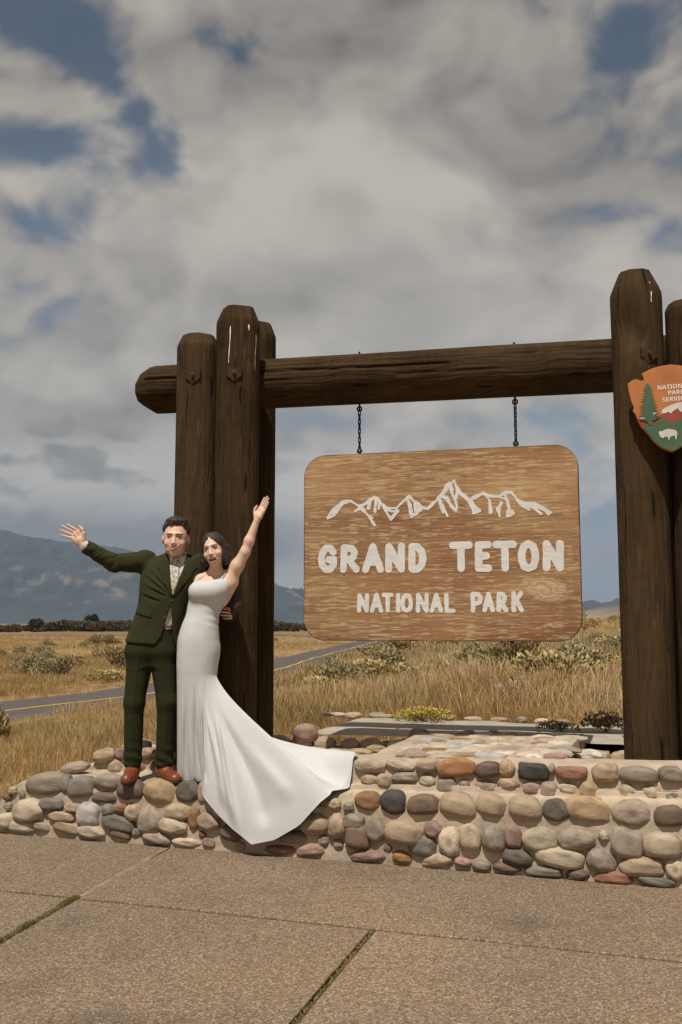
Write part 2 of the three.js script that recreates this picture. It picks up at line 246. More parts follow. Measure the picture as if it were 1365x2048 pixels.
const grit = tex(512, 512, (u, v) => { const a = pfbm(u, v, 8, 8, 6, 3), b = pn(u * 256, v * 256, 256, 256, 9); const k = .86 + .22 * a + .07 * b; return [sr(k), sr(k), sr(k)]; }, true);
const gritBump = tex(512, 512, (u, v) => [.5 + .35 * pfbm(u, v, 16, 16, 6, 13)]);
const stoneTex = tex(512, 512, (u, v) => { const a = pfbm(u, v, 6, 6, 6, 21), b = pn(u * 170, v * 170, 170, 170, 2), c = Math.abs(pfbm(u, v, 5, 5, 4, 31)); const k = .84 + .36 * a + .09 * b - .22 * (1 - sstep(0, .05, c)) * .5; return [sr(k), sr(k * .985), sr(k * .96)]; }, true);
const timberTex = tex(512, 1024, (u, v) => {          // dark stained log, grain along v
  const warp = pfbm(u, v, 3, 3, 3, 41) * .05, g = pfbm(u + warp, v, 46, 5, 5, 45), f = pn((u + warp) * 200, v * 14, 200, 14, 7), big = pfbm(u, v, 4, 3, 4, 51), chk = pfbm(u, v, 9, 60, 3, 58);
  let k = .96 + .34 * g + .14 * f + .40 * big + .14 * chk; const crack = sstep(.56, .72, pfbm(u + warp, v, 26, 3, 3, 61)); k *= 1 - .7 * crack; const worn = sstep(.38, .66, pfbm(u, v, 22, 7, 4, 66));
  return mix3([.053 * k, .0322 * k, .0150 * k], [.115, .076, .042], worn * .30).map(sr);
}, true);
const timberBump = tex(512, 1024, (u, v) => { const warp = pfbm(u, v, 3, 3, 3, 41) * .05; return [.6 + .5 * pfbm(u + warp, v, 46, 5, 5, 45) - .6 * sstep(.56, .72, pfbm(u + warp, v, 26, 3, 3, 61))]; });
const soilTex = tex(512, 512, (u, v) => { const a = pfbm(u, v, 10, 10, 6, 71), b = pfbm(u, v, 60, 60, 3, 77); const k = 1 + .5 * a + .35 * b; return [.285 * k, .185 * k, .080 * k].map(sr); }, true);
const M = {};
M.aggregate = mat([.65, .59, .50], .92, { vertexColors: true, map: aggMap, bumpMap: aggBump, bumpScale: .0022 });
M.mortar = mat([.49, .39, .285], .95, { map: rep(grit, 1.6, 1.6), bumpMap: rep(gritBump, 2.4, 2.4), bumpScale: .006, vertexColors: true });
M.concrete = mat([.40, .345, .27], .95, { map: rep(grit, 1.1, 1.1), bumpMap: rep(gritBump, 3, 3), bumpScale: .004 });
M.soil = mat([1, 1, 1], 1, { map: soilTex, vertexColors: true });
M.asphalt = mat([.095, .081, .071], .95, { map: rep(grit, .7, .7), bumpMap: rep(gritBump, 4, 4), bumpScale: .003 });
M.roadPaint = mat([.52, .30, .05], .9, { map: rep(grit, 2, 2) });
M.whitePaint = mat([.62, .58, .5], .9, { map: rep(grit, 2, 2) });
M.timber = new THREE.MeshPhysicalMaterial({ roughness: 1, specularIntensity: .25, side: THREE.DoubleSide, map: timberTex, bumpMap: timberBump, bumpScale: .011 });
M.iron = mat([.03, .028, .027], .55, { metalness: .7 });
M.rust = mat([.06, .035, .022], .8, { metalness: .2 });
M.drip = mat([.72, .70, .64], .9);
const stoneCols = { o: [.32, .165, .07], k: [.062, .053, .043], b: [.17, .115, .075], t: [.39, .29, .195], d: [.11, .094, .072], y: [.38, .265, .15], g: [.29, .235, .175], p: [.32, .205, .16], s: [.20, .178, .142], c: [.48, .39, .28], v: [.155, .10, .08], r: [.26, .13, .085], l: [.38, .36, .32], w: [.55, .49, .40] };
const stoneMats = {};
for (const k in stoneCols) stoneMats[k] = [0, 1, 2].map((i) => { const c = stoneCols[k], f = [.88, 1, 1.14][i]; return mat([c[0] * f, c[1] * f * (i === 2 ? .97 : 1), c[2] * f], .72 + .1 * i, { map: rep(stoneTex, 1 + i * .4, .8 + i * .3), bumpMap: gritBump, bumpScale: .007 }); });
// ---------------------------------------------------------------- wall axes: u along the wall, y up, w away from the camera
const TH = 18.77 * Math.PI / 180, OX = .055, OZ = -6.513, CU = Math.cos(TH), SU = Math.sin(TH);
const WX = (u, w) => OX + u * CU + w * SU, WZ = (u, w) => OZ + u * SU - w * CU;
const W3 = (u, y, w) => [WX(u, w), y, WZ(u, w)];
const toU = (x, z) => (x - OX) * CU + (z - OZ) * SU, toW = (x, z) => (x - OX) * SU - (z - OZ) * CU;
// ---------------------------------------------------------------- terrain
const roadPts = [[-9.4, 2], [-8.2, -4], [-6.9, -10], [-5.75, -15.5], [-4.6, -20.2], [-3.35, -25.5], [-2.05, -32], [-.95, -45], [.9, -61], [2.5, -73], [2.6, -86], [-1, -104], [-9, -128], [-20, -165], [-30, -230]];
const roadCurve = new THREE.CatmullRomCurve3(roadPts.map(([x, z]) => V(x, 0, z)), false, 'centripetal');
const roadSamples = roadCurve.getSpacedPoints(500);
function roadDist(x, z) { let b = 1e9, at = 0; for (let i = 0; i < 501; i += 4) { const p = roadSamples[i], d = (p.x - x) ** 2 + (p.z - z) ** 2; if (d < b) { b = d; at = i; } } for (let i = Math.max(0, at - 4); i < Math.min(501, at + 5); i++) { const p = roadSamples[i], d = (p.x - x) ** 2 + (p.z - z) ** 2; if (d < b) b = d; } return Math.sqrt(b); }
function groundNoRoad(x, z) {
  const w = toW(x, z), u = toU(x, z), d = Math.hypot(x, z), s = x / Math.max(d, 1);
  const right = sstep(-.02, .16, s);
  let h = lerp(lerp(.26, 0, sstep(6, 13, w)), .50 + 1.04 * sstep(16, 85, d) - 1.2 * sstep(150, 420, d), right);
  h -= (1 - right) * 1.5 * sstep(60, 340, d);
  h += (fbm(x * .12, z * .12, 3, 3) * .16 + fbm(x * .6, z * .6, 7, 2) * .04) * sstep(4, 16, w) * (1 + .5 * right);
  h = lerp(-.07, h, sstep(.05, .9, w) * (w > 0 ? 1 : 0));
  return h - 2 * sstep(500, 4000, d);
}
const ground = (x, z) => { const d = z < -3 && z > -235 ? roadDist(x, z) : 99, h = groundNoRoad(x, z); return d < 6 ? lerp(h * .35 - .04, h, sstep(1.6, 5, d)) : h; };
{                                                     // one sheet out to the mountains, finer near the camera
  const g = gridGeo(260, 220, (a, b) => { const r = b < .62 ? lerp(3, 60, (b / .62) ** 1.6) : 60 * (9000 / 60) ** ((b - .62) / .38), q = a * 2 - 1, t = Math.PI * (.3 * q + .7 * q ** 3); const x = Math.sin(t) * r, z = -Math.cos(t) * r; return [x, ground(x, z), z]; });
  const p = g.attributes.position, uv = g.attributes.uv; for (let i = 0; i < p.count; i++) uv.setXY(i, p.getX(i) * .45, p.getZ(i) * .45);
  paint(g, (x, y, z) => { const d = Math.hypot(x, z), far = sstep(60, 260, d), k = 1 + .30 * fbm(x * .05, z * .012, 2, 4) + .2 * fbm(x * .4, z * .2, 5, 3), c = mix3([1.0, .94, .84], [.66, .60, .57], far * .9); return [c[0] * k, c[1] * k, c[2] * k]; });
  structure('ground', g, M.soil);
}
{                                                     // the paved cycle path winding off to the left of the sign
  const strip = (o0, o1, y, uvw) => gridGeo(Math.max(1, Math.round((o1 - o0) / .5)), 500, (a, b) => { const i = Math.min(500, Math.round(b * 500)), p = roadSamples[i], q = roadSamples[Math.min(500, i + 1)], r = roadSamples[Math.max(0, i - 1)], tx = q.x - r.x, tz = q.z - r.z, l = Math.hypot(tx, tz), o = lerp(o0, o1, a), x = p.x - tz / l * o, z = p.z + tx / l * o; return [x, Math.max(ground(x, z), ground(p.x, p.z)) + y, z]; }, (a, b) => [lerp(o0, o1, a), b * 250]);
  structure('cycle_path', strip(-1.5, 1.5, .03), M.asphalt);
  structure('path_centre_line', strip(-.06, .06, .036), M.roadPaint);
  structure('path_edge_line', strip(1.34, 1.42, .036), M.whitePaint);
}
// ---------------------------------------------------------------- paved forecourt: slabs of exposed aggregate with open joints
{
  const pave = new THREE.Group(); pave.name = 'pavement'; pave.userData.kind = 'structure'; scene.add(pave);
  const jA = (u) => -1.305 - .006 * u, j2 = (w) => -1.31 - .12 * w, j3 = (w) => .50 - .042 * w;
  const g0 = .017;
  function slab(c) {                                  // corners in (u, w), counter-clockwise seen from above
    const n = 70, e = (a) => { const i = Math.round(a * (n + 4)); return i <= 1 ? [0, i === 0 ? -.1 : -.007] : i >= n + 3 ? [1, i === n + 4 ? -.1 : -.007] : [clamp((i - 2) / n, .0008, .9992), 0]; };
    const g = gridGeo(n + 4, n + 4, (a, b) => { const [s, y0] = e(a), [t, y1] = e(b), u = lerp(lerp(c[0][0], c[1][0], s), lerp(c[3][0], c[2][0], s), t), w = lerp(lerp(c[0][1], c[1][1], s), lerp(c[3][1], c[2][1], s), t), y = Math.min(y0, y1), ed = y < 0 ? .003 * fbm(u * 30, w * 30, 4, 2) : 0; return [WX(u + ed, w + ed), y + (y0 + y1 === 0 ? .0018 * fbm(u * 1.3, w * 1.3, 2, 3) : 0), WZ(u + ed, w + ed)]; });
    const p = g.attributes.position, uv = g.attributes.uv; for (let i = 0; i < p.count; i++) uv.setXY(i, p.getX(i) / 1.35, (p.getZ(i) + p.getY(i)) / 1.35);
    const tone = .96 + .12 * hash3(Math.round(c[0][0] * 10), 3, Math.round(c[0][1] * 10));
    paint(g, (x, y, z) => { const a = cfbm(x * .9, z * .9, 3, 4), b = sstep(.18, .5, cfbm(x * 2.3 + 7, z * 2.3, 9, 4)), d = sstep(.30, .55, cfbm(x * 5, z * 5, 1, 3)), k = tone * (1 + .20 * a - .16 * b - .10 * d); return [k * (1 + .05 * a), k, k * (1 - .06 * a)]; });
    return g;
  }
  const w0 = .25, wA = (u) => jA(u), wB = -4.35, wC = -9;
  part('slab', slab([[j2(0) - g0 * 2, w0], [-4.6, w0], [-4.6, wA(-4.6) + g0 * .7], [j2(-1.3) - g0, wA(-1.15) + g0]]), M.aggregate, pave);
  part('slab', slab([[4.4, w0], [j2(0) + g0 * 2, w0], [j2(-1.3) + g0, wA(-1.15) + g0], [4.4, wA(4.4) + g0 * .7]]), M.aggregate, pave);
  part('slab', slab([[j2(-1.3) - g0 * 1.4, wA(-1.15) - g0], [-4.6, wA(-4.6) - g0], [-4.6, wB], [j2(wB) - g0 * 1.4, wB]]), M.aggregate, pave);
  part('slab', slab([[j3(-1.3) - g0, wA(.5) - g0], [j2(-1.3) + g0 * 1.4, wA(-1.15) - g0], [j2(wB) + g0 * 1.4, wB], [j3(wB) - g0, wB]]), M.aggregate, pave);
  part('slab', slab([[4.4, wA(4.4) - g0], [j3(-1.3) + g0, wA(.5) - g0], [j3(wB) + g0, wB], [4.4, wB]]), M.aggregate, pave);
  part('slab', slab([[4.4, wB - g0], [-4.6, wB - g0], [-4.6, wC], [4.4, wC]]), M.aggregate, pave);
  // sandy fill low in the joints
  const fill = (a, b, wd, y, tone = .20) => { const [x0, , z0] = W3(a[0], 0, a[1]), [x1, , z1] = W3(b[0], 0, b[1]), L = Math.hypot(x1 - x0, z1 - z0), nx = -(z1 - z0) / L, nz = (x1 - x0) / L, n = Math.ceil(L / .03); return paint(gridGeo(2, n, (s, t) => { const o = (s - .5) * wd, h = y + .004 * fbm(t * L * 14, s * 3, 5, 3); return [lerp(x0, x1, t) + nx * o, h, lerp(z0, z1, t) + nz * o]; }, (s, t) => [s * wd, t * L]), (x, y, z) => { const k = tone * (1 + .6 * fbm(x * 6, z * 6, 1, 3)); return [k, k * .95, k * .82]; }); };
  part('joint_filling', fill([-4.6, wA(-4.6)], [4.4, wA(4.4)], .05, -.034), M.mortar, pave);
  part('joint_filling', fill([j2(.25), .25], [j2(-1.33), -1.33], .075, -.0045, .52), M.mortar, pave);
  part('joint_filling', fill([j2(-1.3), -1.3], [j2(wB), wB], .06, -.02), M.mortar, pave);
  part('joint_filling', fill([j3(-1.3), -1.3], [j3(wB), wB], .05, -.026), M.mortar, pave);
  // moss and short weeds rooted in the joints
  const list = [], cols = [], R = rng(77), o = new THREE.Object3D();
  const run = (a, b, n, s, spread, f = () => 1) => { for (let i = 0; i < n; i++) { const t = R(), k = f(t); if (R() > k) continue; const u = lerp(a[0], b[0], t), w = lerp(a[1], b[1], t) + 0; o.position.set(...W3(u + (R() - .5) * spread, -.012, w + (R() - .5) * spread)); o.rotation.set(0, R() * 7, 0); o.scale.setScalar(s * (.5 + R()) * (.5 + .5 * k)); o.updateMatrix(); list.push(o.matrix.clone()); const m = R(); cols.push(col(lerp(.15, .30, m), lerp(.135, .22, m), lerp(.035, .075, m))); } };
  run([j2(-1.28), -1.28], [j2(-2.1), -2.1], 1500, .022, .030, (t) => .35 + .65 * sstep(-.2, .4, fbm(t * 6, 1, 1, 2)));
  run([-1.35, jA(-1.3)], [.6, jA(.6)], 420, .010, .016, (t) => sstep(-.05, .4, fbm(t * 7, 5, 1, 2)));
  run([-2.4, jA(-2.4)], [-1.15, jA(-1.15)], 300, .012, .018, (t) => .3 + .5 * t);
  run([j3(-1.3), -1.3], [j3(-3), -3], 900, .013, .020, (t) => .35 + .5 * sstep(-.3, .3, fbm(t * 8, 3, 1, 2)));
  run([.6, jA(.6)], [1.1, jA(1.1)], 70, .009, .013);
  const tuft = []; for (let i = 0; i < 9; i++) { const g = new THREE.ConeGeometry(.22, 1.1, 3, 1); g.translate(0, .5, 0); g.rotateZ((R() - .5) * 2.2); g.rotateY(R() * 7); tuft.push(g); }
  stuff('joint_moss', 'olive green moss and short weeds growing along the pavement joints', 'moss', mergeGeometries(tuft), mat([1, 1, 1], 1), list, cols);
}
// ---------------------------------------------------------------- cobblestone wall
const hLow = (u) => .372 + (clamp(u, -2.4, 2.6) + 2.2) * .0235, setback = (u) => lerp(.50, .115, sstep(-1.0, .1, u));
const endL = (u) => sstep(-2.98, -2.46, u), endU = (u) => sstep(-2.55, -1.98, u);
const hUp = (u) => hLow(u) + lerp(.145, .19, sstep(-.6, .1, u)), backW = (u) => u < -1.66 ? 1.25 : 1.72;
function hPit(u) { return u < -1.64 ? hUp(u) : u < .04 ? .49 : u < 1.33 ? hUp(u) + .015 : .36; }
const capW = (u) => setback(u) + (u < -1.64 || (u > .04 && u < 1.33) ? .4 : .30);
const wall = thing('stone_wall', 'low two-tiered wall of rounded river cobbles set in mortar beneath the hanging sign', 'wall');
{
  const prof = (u) => { const l = hLow(u), e = endL(u), s = setback(u), U = hUp(u), eu = endU(u), up = (y) => lerp(l * .92, y, eu), c = capW(u), P = hPit(u), b = backW(u);
    return [[-.02, -.05], [-.012, .05], [0, l * .4], [.004, l * .75], [.012, l - .05], [.03, l - .018], [.07, l], [s * .5 + .03, l + .006], [s - .02, l + .012 + .03 * sstep(-.5, .1, u)], [s, up(l + .04)], [s + .008, up(l + .10)], [s + .018, up(U - .035)], [s + .04, up(U - .008)], [s + .1, up(U)], [c - .05, up(U + .004)], [c - .015, up(U - .004)], [c, up(Math.max(P, U - .03))], [c + .012, up(P)], [c + .15, up(P)], [(c + b) / 2, up(P)], [b - .2, up(P)], [b - .02, up(P)], [b, up(P - .04)], [b + .02, .2], [b + .03, -.05]].map(([w, y], i) => [w + (1 - e) * .10 * (i < 8 ? 1 : 0), y * (.02 + .98 * e)]); };
  const seg = 4, P0 = prof(0).length, nv = (P0 - 1) * seg, nu = 300;
  const arc = [0]; { const p = prof(.8); for (let k = 1; k <= nv; k++) { const at = (m) => { const q = Math.min(P0 - 1.0001, m / nv * (P0 - 1)), i = Math.floor(q), t = q - i; return [lerp(p[i][0], p[i + 1][0], t), lerp(p[i][1], p[i + 1][1], t)]; }, A = at(k - 1), B = at(k); arc.push(arc[k - 1] + Math.hypot(A[0] - B[0], A[1] - B[1])); } }
  const g = gridGeo(nu, nv, (a, b) => { const u = lerp(-3.0, 3.4, a), q = Math.min(P0 - 1.0001, b * (P0 - 1)), i = Math.floor(q), t = q - i, p = prof(u), w = lerp(p[i][0], p[i + 1][0], t), y = lerp(p[i][1], p[i + 1][1], t), n = fbm(u * 9, y * 9, w * 9, 4) * .014 + fbm(u * 2.6, y * 3, w * 2.6, 2) * .012, k = y > .02 ? 1 : .2; return W3(u + .3 * n, y + n * .5 * k, w + n * (i < 14 ? -1 : 0)); }, (a, b) => [lerp(-3, 3.4, a), arc[Math.round(b * nv)]]);
  paint(g, (x, y, z) => { const k = .93 + .22 * fbm(x * 3, y * 4, z * 3, 4), d = sstep(.30, .62, fbm(x * 1.7 + 4, y * 2.2, z * 1.7, 4) + .12); return [k * lerp(1, .84, d), k * lerp(1, .82, d), k * lerp(.98, .78, d)]; });
  part('mortar_bed', g, M.mortar, wall);
  // worn river stones: a few shapes shared by all
  const shapes = []; const R = rng(12);
  for (let v = 0; v < 14; v++) {
    const s = new THREE.SphereGeometry(1, 20, 14), p = s.attributes.position, e = .60 + R() * .36, tap = (R() - .5) * .5, sk = (R() - .5) * .35;
    for (let i = 0; i < p.count; i++) { let x = p.getX(i), y = p.getY(i), z = p.getZ(i); const f = (c) => Math.sign(c) * Math.abs(c) ** e, n = 1 + .20 * fbm(x * 1.2 + v * 9, y * 1.2, z * 1.2, 2) + .05 * fbm(x * 4 + v, y * 4, z * 4, 2); p.setXYZ(i, (f(x) * (1 + tap * y * .5) + sk * y * .3) * n, f(y) * n * (1 + tap * .4 * x), Math.min(z, .90 + .10 * x * tap) * n); }
    const u = s.attributes.uv; for (let i = 0; i < u.count; i++) u.setXY(i, u.getX(i) * 1.1 + v * .37, u.getY(i) * .6 + v * .21);
    s.computeVertexNormals();
    const nn = s.attributes.normal; for (let j = 0; j <= 14; j++) { const a = j * 21, b = a + 20, q = V(nn.getX(a) + nn.getX(b), nn.getY(a) + nn.getY(b), nn.getZ(a) + nn.getZ(b)).normalize(); nn.setXYZ(a, q.x, q.y, q.z); nn.setXYZ(b, q.x, q.y, q.z); }
    shapes.push(s);
  }
  let count = 0;
  const stone = (c, u, y, w, sx, sy, sz, tilt = 0, roll = 0) => { const m = part('stone', shapes[Math.floor(R() * 14)], stoneMats[c][Math.floor(R() * 3)], wall); m.name = 'stone' + (count ? '_' + String(count).padStart(3, '0') : ''); count++; m.position.set(...W3(u, y, w)); m.rotation.set(tilt, -TH, roll, 'YXZ'); m.scale.set(sx, sy, sz); return m; };
  const lay = (text, w) => { for (const t of text.trim().split(/\s+/)) { const [u, y, a, b] = t.slice(1).split(',').map(Number); const big = Math.sqrt(a * b); stone(t[0], u, y, w(u, y) + .004, a * .540, b * .540, .026 + .21 * big + R() * .015, 0, (R() - .5) * .3); } };
  lay(LOWER, (u, y) => y > hLow(u) - .12 ? .03 : -.004);
  lay(UPPER.split(' ').filter((t) => Number(t.slice(1).split(',')[0]) > .05).join(' '), (u) => setback(u) + .012);
  // small stones wedged into the gaps of the lower face
  { const L = LOWER.split(' ').map((t) => t.slice(1).split(',').map(Number)); let n = 0; for (let k = 0; k < 4000 && n < 34; k++) { const u = lerp(-2.6, 2.05, R()), y = lerp(.04, .36, R()), a = .030 + .022 * R(); if (L.some(([p, q, w, h]) => Math.hypot((p - u) / (w * .56 + a), (q - y) / (h * .56 + a * .75)) < 1)) continue; L.push([u, y, a * 2, a * 1.5]); stone('tgcptbg'[Math.floor(R() * 7)], u, y, .0, a, a * .75, .03, 0, (R() - .5) * .8); n++; } }
  // on past the right edge of the frame
  for (let r = 0; r < 3; r++) for (let u = 2.14; u < 3.3; u += .17 + R() * .05) stone('tgbcypst'[Math.floor(R() * 8)], u, .08 + r * .135, .01, .08 + R() * .02, .055 + R() * .015, .06, 0, (R() - .5) * .4);
  for (let u = 2.12; u < 3.3; u += .2 + R() * .04) stone('tgbg'[Math.floor(R() * 4)], u, hUp(u) - .04, setback(u) + .02, .1, .05, .06);
  // second tier on the left, behind the couple, and the rounded left end
  for (let r = 0; r < 2; r++) for (let u = -2.02 + r * .06; u < -.72; u += .15 + R() * .07) stone('tgycbtgp'[Math.floor(R() * 8)], u, hLow(u) + .05 + r * .10, setback(u) + .025, .065 + R() * .03, .04 + R() * .015, .05, 0, (R() - .5) * .4);
  for (const [u, w, y, a, b, c] of [[-2.28, .36, .44, .12, .07, 'g'], [-2.12, .52, .52, .1, .07, 't'], [-1.98, .70, .57, .1, .08, 'y'], [-2.42, .22, .37, .1, .06, 't'], [-2.2, .75, .47, .11, .08, 'c'], [-2.05, .95, .54, .1, .09, 'g'], [-1.86, .62, .59, .09, .06, 't'], [-2.55, .42, .30, .11, .08, 'c'], [-2.68, .18, .20, .12, .07, 't'], [-2.78, .30, .14, .12, .08, 'c'], [-2.45, .62, .36, .1, .08, 'g']]) stone(c, u, y - .02, w, a, .05, b, 0, .25);
  // flagged top of the middle block, of the left block and of the ledges
  const top = (u0, u1, w0, w1, n, y, pal, s0, s1, flat = .02, sink = .004) => { const got = []; for (let k = 0; k < n * 14 && got.length < n; k++) { const u = lerp(u0, u1, R()), w = lerp(w0, w1, R()), a = lerp(s0, s1, R()), b = a * (.6 + .3 * R()); if (got.some(([p, q, r]) => Math.hypot(p - u, (q - w) * 1.3) < (r + a) * .86)) continue; got.push([u, w, a]); stone(pal[Math.floor(R() * pal.length)], u, y(u) - sink, w, a, flat + R() * .008, b); } };
  top(.24, 1.28, .27, 1.64, 54, (u) => hUp(u) + .008, 'wcclptgcwpo', .06, .13);
  top(-2.0, -1.68, .55, 1.2, 12, hUp, 'tgcyl', .06, .11);
  top(-2.3, -.95, .10, .44, 16, hLow, 'tcgc', .05, .09, .014);
  top(-1.6, -.02, .54, .78, 12, hUp, 'ctgy', .06, .1);
  // rear edge of the pits and the boulder beside the post
  for (let u = -1.55; u < 3.2; u += .17 + R() * .06) stone('gtctcg'[Math.floor(R() * 6)], u, (u < .04 ? .51 : u < 1.33 ? .60 : .50), 1.66, .085 + R() * .03, .05 + R() * .015, .07);
  stone('p', -.92, .60, 1.62, .10, .075, .08);
  // short pier in the right-hand pit with its capstone
  const pier = gridGeo(28, 20, (a, b) => { const q = b * 4, i = Math.min(3, Math.floor(q)), t = q - i, P = [[.80, .3], [.80, .555], [.83, .585], [1.3, .585], [1.3, .3]], s = Math.sin(a * Math.PI), n = fbm(a * 5, b * 9, 2, 3) * .02; return W3(lerp(1.30, 1.54, a), lerp(P[i][1], P[i + 1][1], t) * (.9 + .1 * Math.min(1, s * 5)) + n * .5, lerp(P[i][0], P[i + 1][0], t) - n); }, (a, b) => [a * .3, b]);
  part('pier', paint(pier, () => [.9, .86, .78]), M.mortar, wall);
  stone('w', 1.42, .605, .92, .105, .035, .10); stone('k', 1.285, .54, .98, .03, .07, .07);
}
// gravel terrace behind the wall, edged with pale stones
{
  const t = thing('gravel_terrace', 'pale gravel terrace edged with small stones behind the wall', 'terrace');
  const g = gridGeo(90, 12, (a, b) => { const u = lerp(-1.35, 4.6, a), w = lerp(1.69, 3.25, b), e = Math.min(1, Math.min(a, 1 - a, 1 - b) * 14); return W3(u, .42 + .17 * e + .012 * fbm(u * 3, w * 3, 1, 3), w); }, (a, b) => [a * 5.9, b * 1.4]);
  part('gravel_bed', g, M.concrete, t);
  const R = rng(31), s = new THREE.IcosahedronGeometry(1, 2), p = s.attributes.position; for (let i = 0; i < p.count; i++) { const n = 1 + .16 * n3(p.getX(i) * 1.7, p.getY(i) * 1.7, p.getZ(i) * 1.7); p.setXYZ(i, p.getX(i) * n, p.getY(i) * n, p.getZ(i) * n); }
  const g2 = s.toNonIndexed(); g2.computeVertexNormals(); let k = 0;
  for (const [w, pal, y] of [[3.27, 'ctgwtc', .595]]) for (let u = -1.3; u < 4.6; u += .09 + R() * .17) { const m = part('edge_stone' + (k ? '_' + String(k).padStart(3, '0') : ''), g2, stoneMats[pal[Math.floor(R() * pal.length)]][k % 3], t); k++; m.position.set(...W3(u, y, w + (R() - .5) * .05)); m.scale.set(.045 + R() * .06, .016 + R() * .026, .05 + R() * .04); m.rotation.y = R() * 6; }
}
// the rough verge of bare earth just behind the terrace belongs to the ground sheet
// ---------------------------------------------------------------- mountains and hills
{
  const R = rng(3);
  const AZ0 = -42, AZ1 = 20;
  const range = gridGeo(620, 110, (a, b) => {
    const deg = lerp(AZ0, AZ1, a), az = deg * Math.PI / 180, r = lerp(5200, 9400, b), x = Math.sin(az) * r, z = -Math.cos(az) * r;
    // skyline height in degrees above the eye by azimuth
    const line = 4.75 - .06 * (deg + 19) - 1.55 * sstep(-16.5, -3, deg) - 2.5 * sstep(-5.2, 1.5, deg) - .5 * sstep(2, 20, deg) + .30 * cfbm(deg * .42, 2, 1, 5);
    const H = Math.tan(Math.max(line, .3) * Math.PI / 180) * 8200, s = sstep(.02, .74, b) ** 1.1, back = 1 - sstep(.8, 1, b) * .6;
    const rid = 1 - 2.2 * Math.abs(cfbm(x * .0016 + 3 + z * .0003, z * .00055, 1, 6)), spur = 1 - 2.2 * Math.abs(cfbm(x * .0042, z * .0016, 9, 5));
    return [x, -3 + H * s * back + (rid * 120 + spur * 46) * Math.sin(Math.PI * clamp(s, 0, 1)) ** .8 + spur * 14 * s, z];
  }, (a, b) => [a * 80, b * 30]);
  paint(range, (x, y, z) => { const r = Math.hypot(x, z), deg = Math.atan2(x, -z) * 180 / Math.PI, e = Math.atan2(y, r) * 57.3; const lx = deg + 14.6, ly = e - 2.55, t = clamp((lx * 3.6 - ly * 1.5) / 15.2, 0, 1.1), dd = Math.hypot(lx - 3.6 * t, ly + 1.5 * t); const palePatch = sstep(.05, .34, cfbm(x * .009 + y * .006, y * .016, z * .004, 6) + .40 * Math.exp(-((dd / .36) ** 2)) - .28) + .6 * sstep(.24, .42, cfbm(x * .011, y * .020, z * .005, 5)) * sstep(90, 200, y) * (1 - sstep(380, 520, y)); const k = 1 + .6 * cfbm(x * .005, y * .006, z * .003, 5); return mix3([.026 * k, .036 * k, .034 * k], [.27, .205, .15], clamp(palePatch, 0, 1) * .50); });  // pale patches: tan scree plus sun through cloud gaps, painted into the colour
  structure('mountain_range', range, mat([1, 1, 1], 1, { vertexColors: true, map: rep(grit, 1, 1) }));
  const hill = gridGeo(140, 50, (a, b) => { const deg = lerp(9, 42, a), az = deg * Math.PI / 180, r = lerp(2300, 4000, b), x = Math.sin(az) * r, z = -Math.cos(az) * r; const line = .35 + 1.35 * sstep(11.5, 18, deg) + 1.6 * sstep(17, 34, deg) + .08 * fbm(deg * .9, 3, 1, 4); return [x, -3 + Math.tan(Math.max(line, 0) * Math.PI / 180) * 3300 * sstep(.02, .75, b) * (1 - .4 * sstep(.8, 1, b)) + 16 * fbm(x * .006, z * .006, 2, 4) * sstep(.05, .4, b), z]; }, (a, b) => [a * 60, b * 20]);
  paint(hill, (x, y, z) => { const k = 1 + .5 * fbm(x * .006, y * .01, z * .006, 5), low = 1 - sstep(20, 62, y + 14 * fbm(x * .004, 1, z * .004, 3)); return mix3([.055 * k, .055 * k, .045 * k], [.30 * k, .225 * k, .14 * k], low * .8); });
  structure('hill', hill, mat([1, 1, 1], 1, { vertexColors: true, map: rep(grit, 1, 1) }));
}
// ---------------------------------------------------------------- log gate
const GT = 15.34 * Math.PI / 180, GX = (s, w) => -.866 + s * Math.cos(GT) + w * Math.sin(GT), GZ = (s, w) => -7.9 + s * Math.sin(GT) - w * Math.cos(GT);
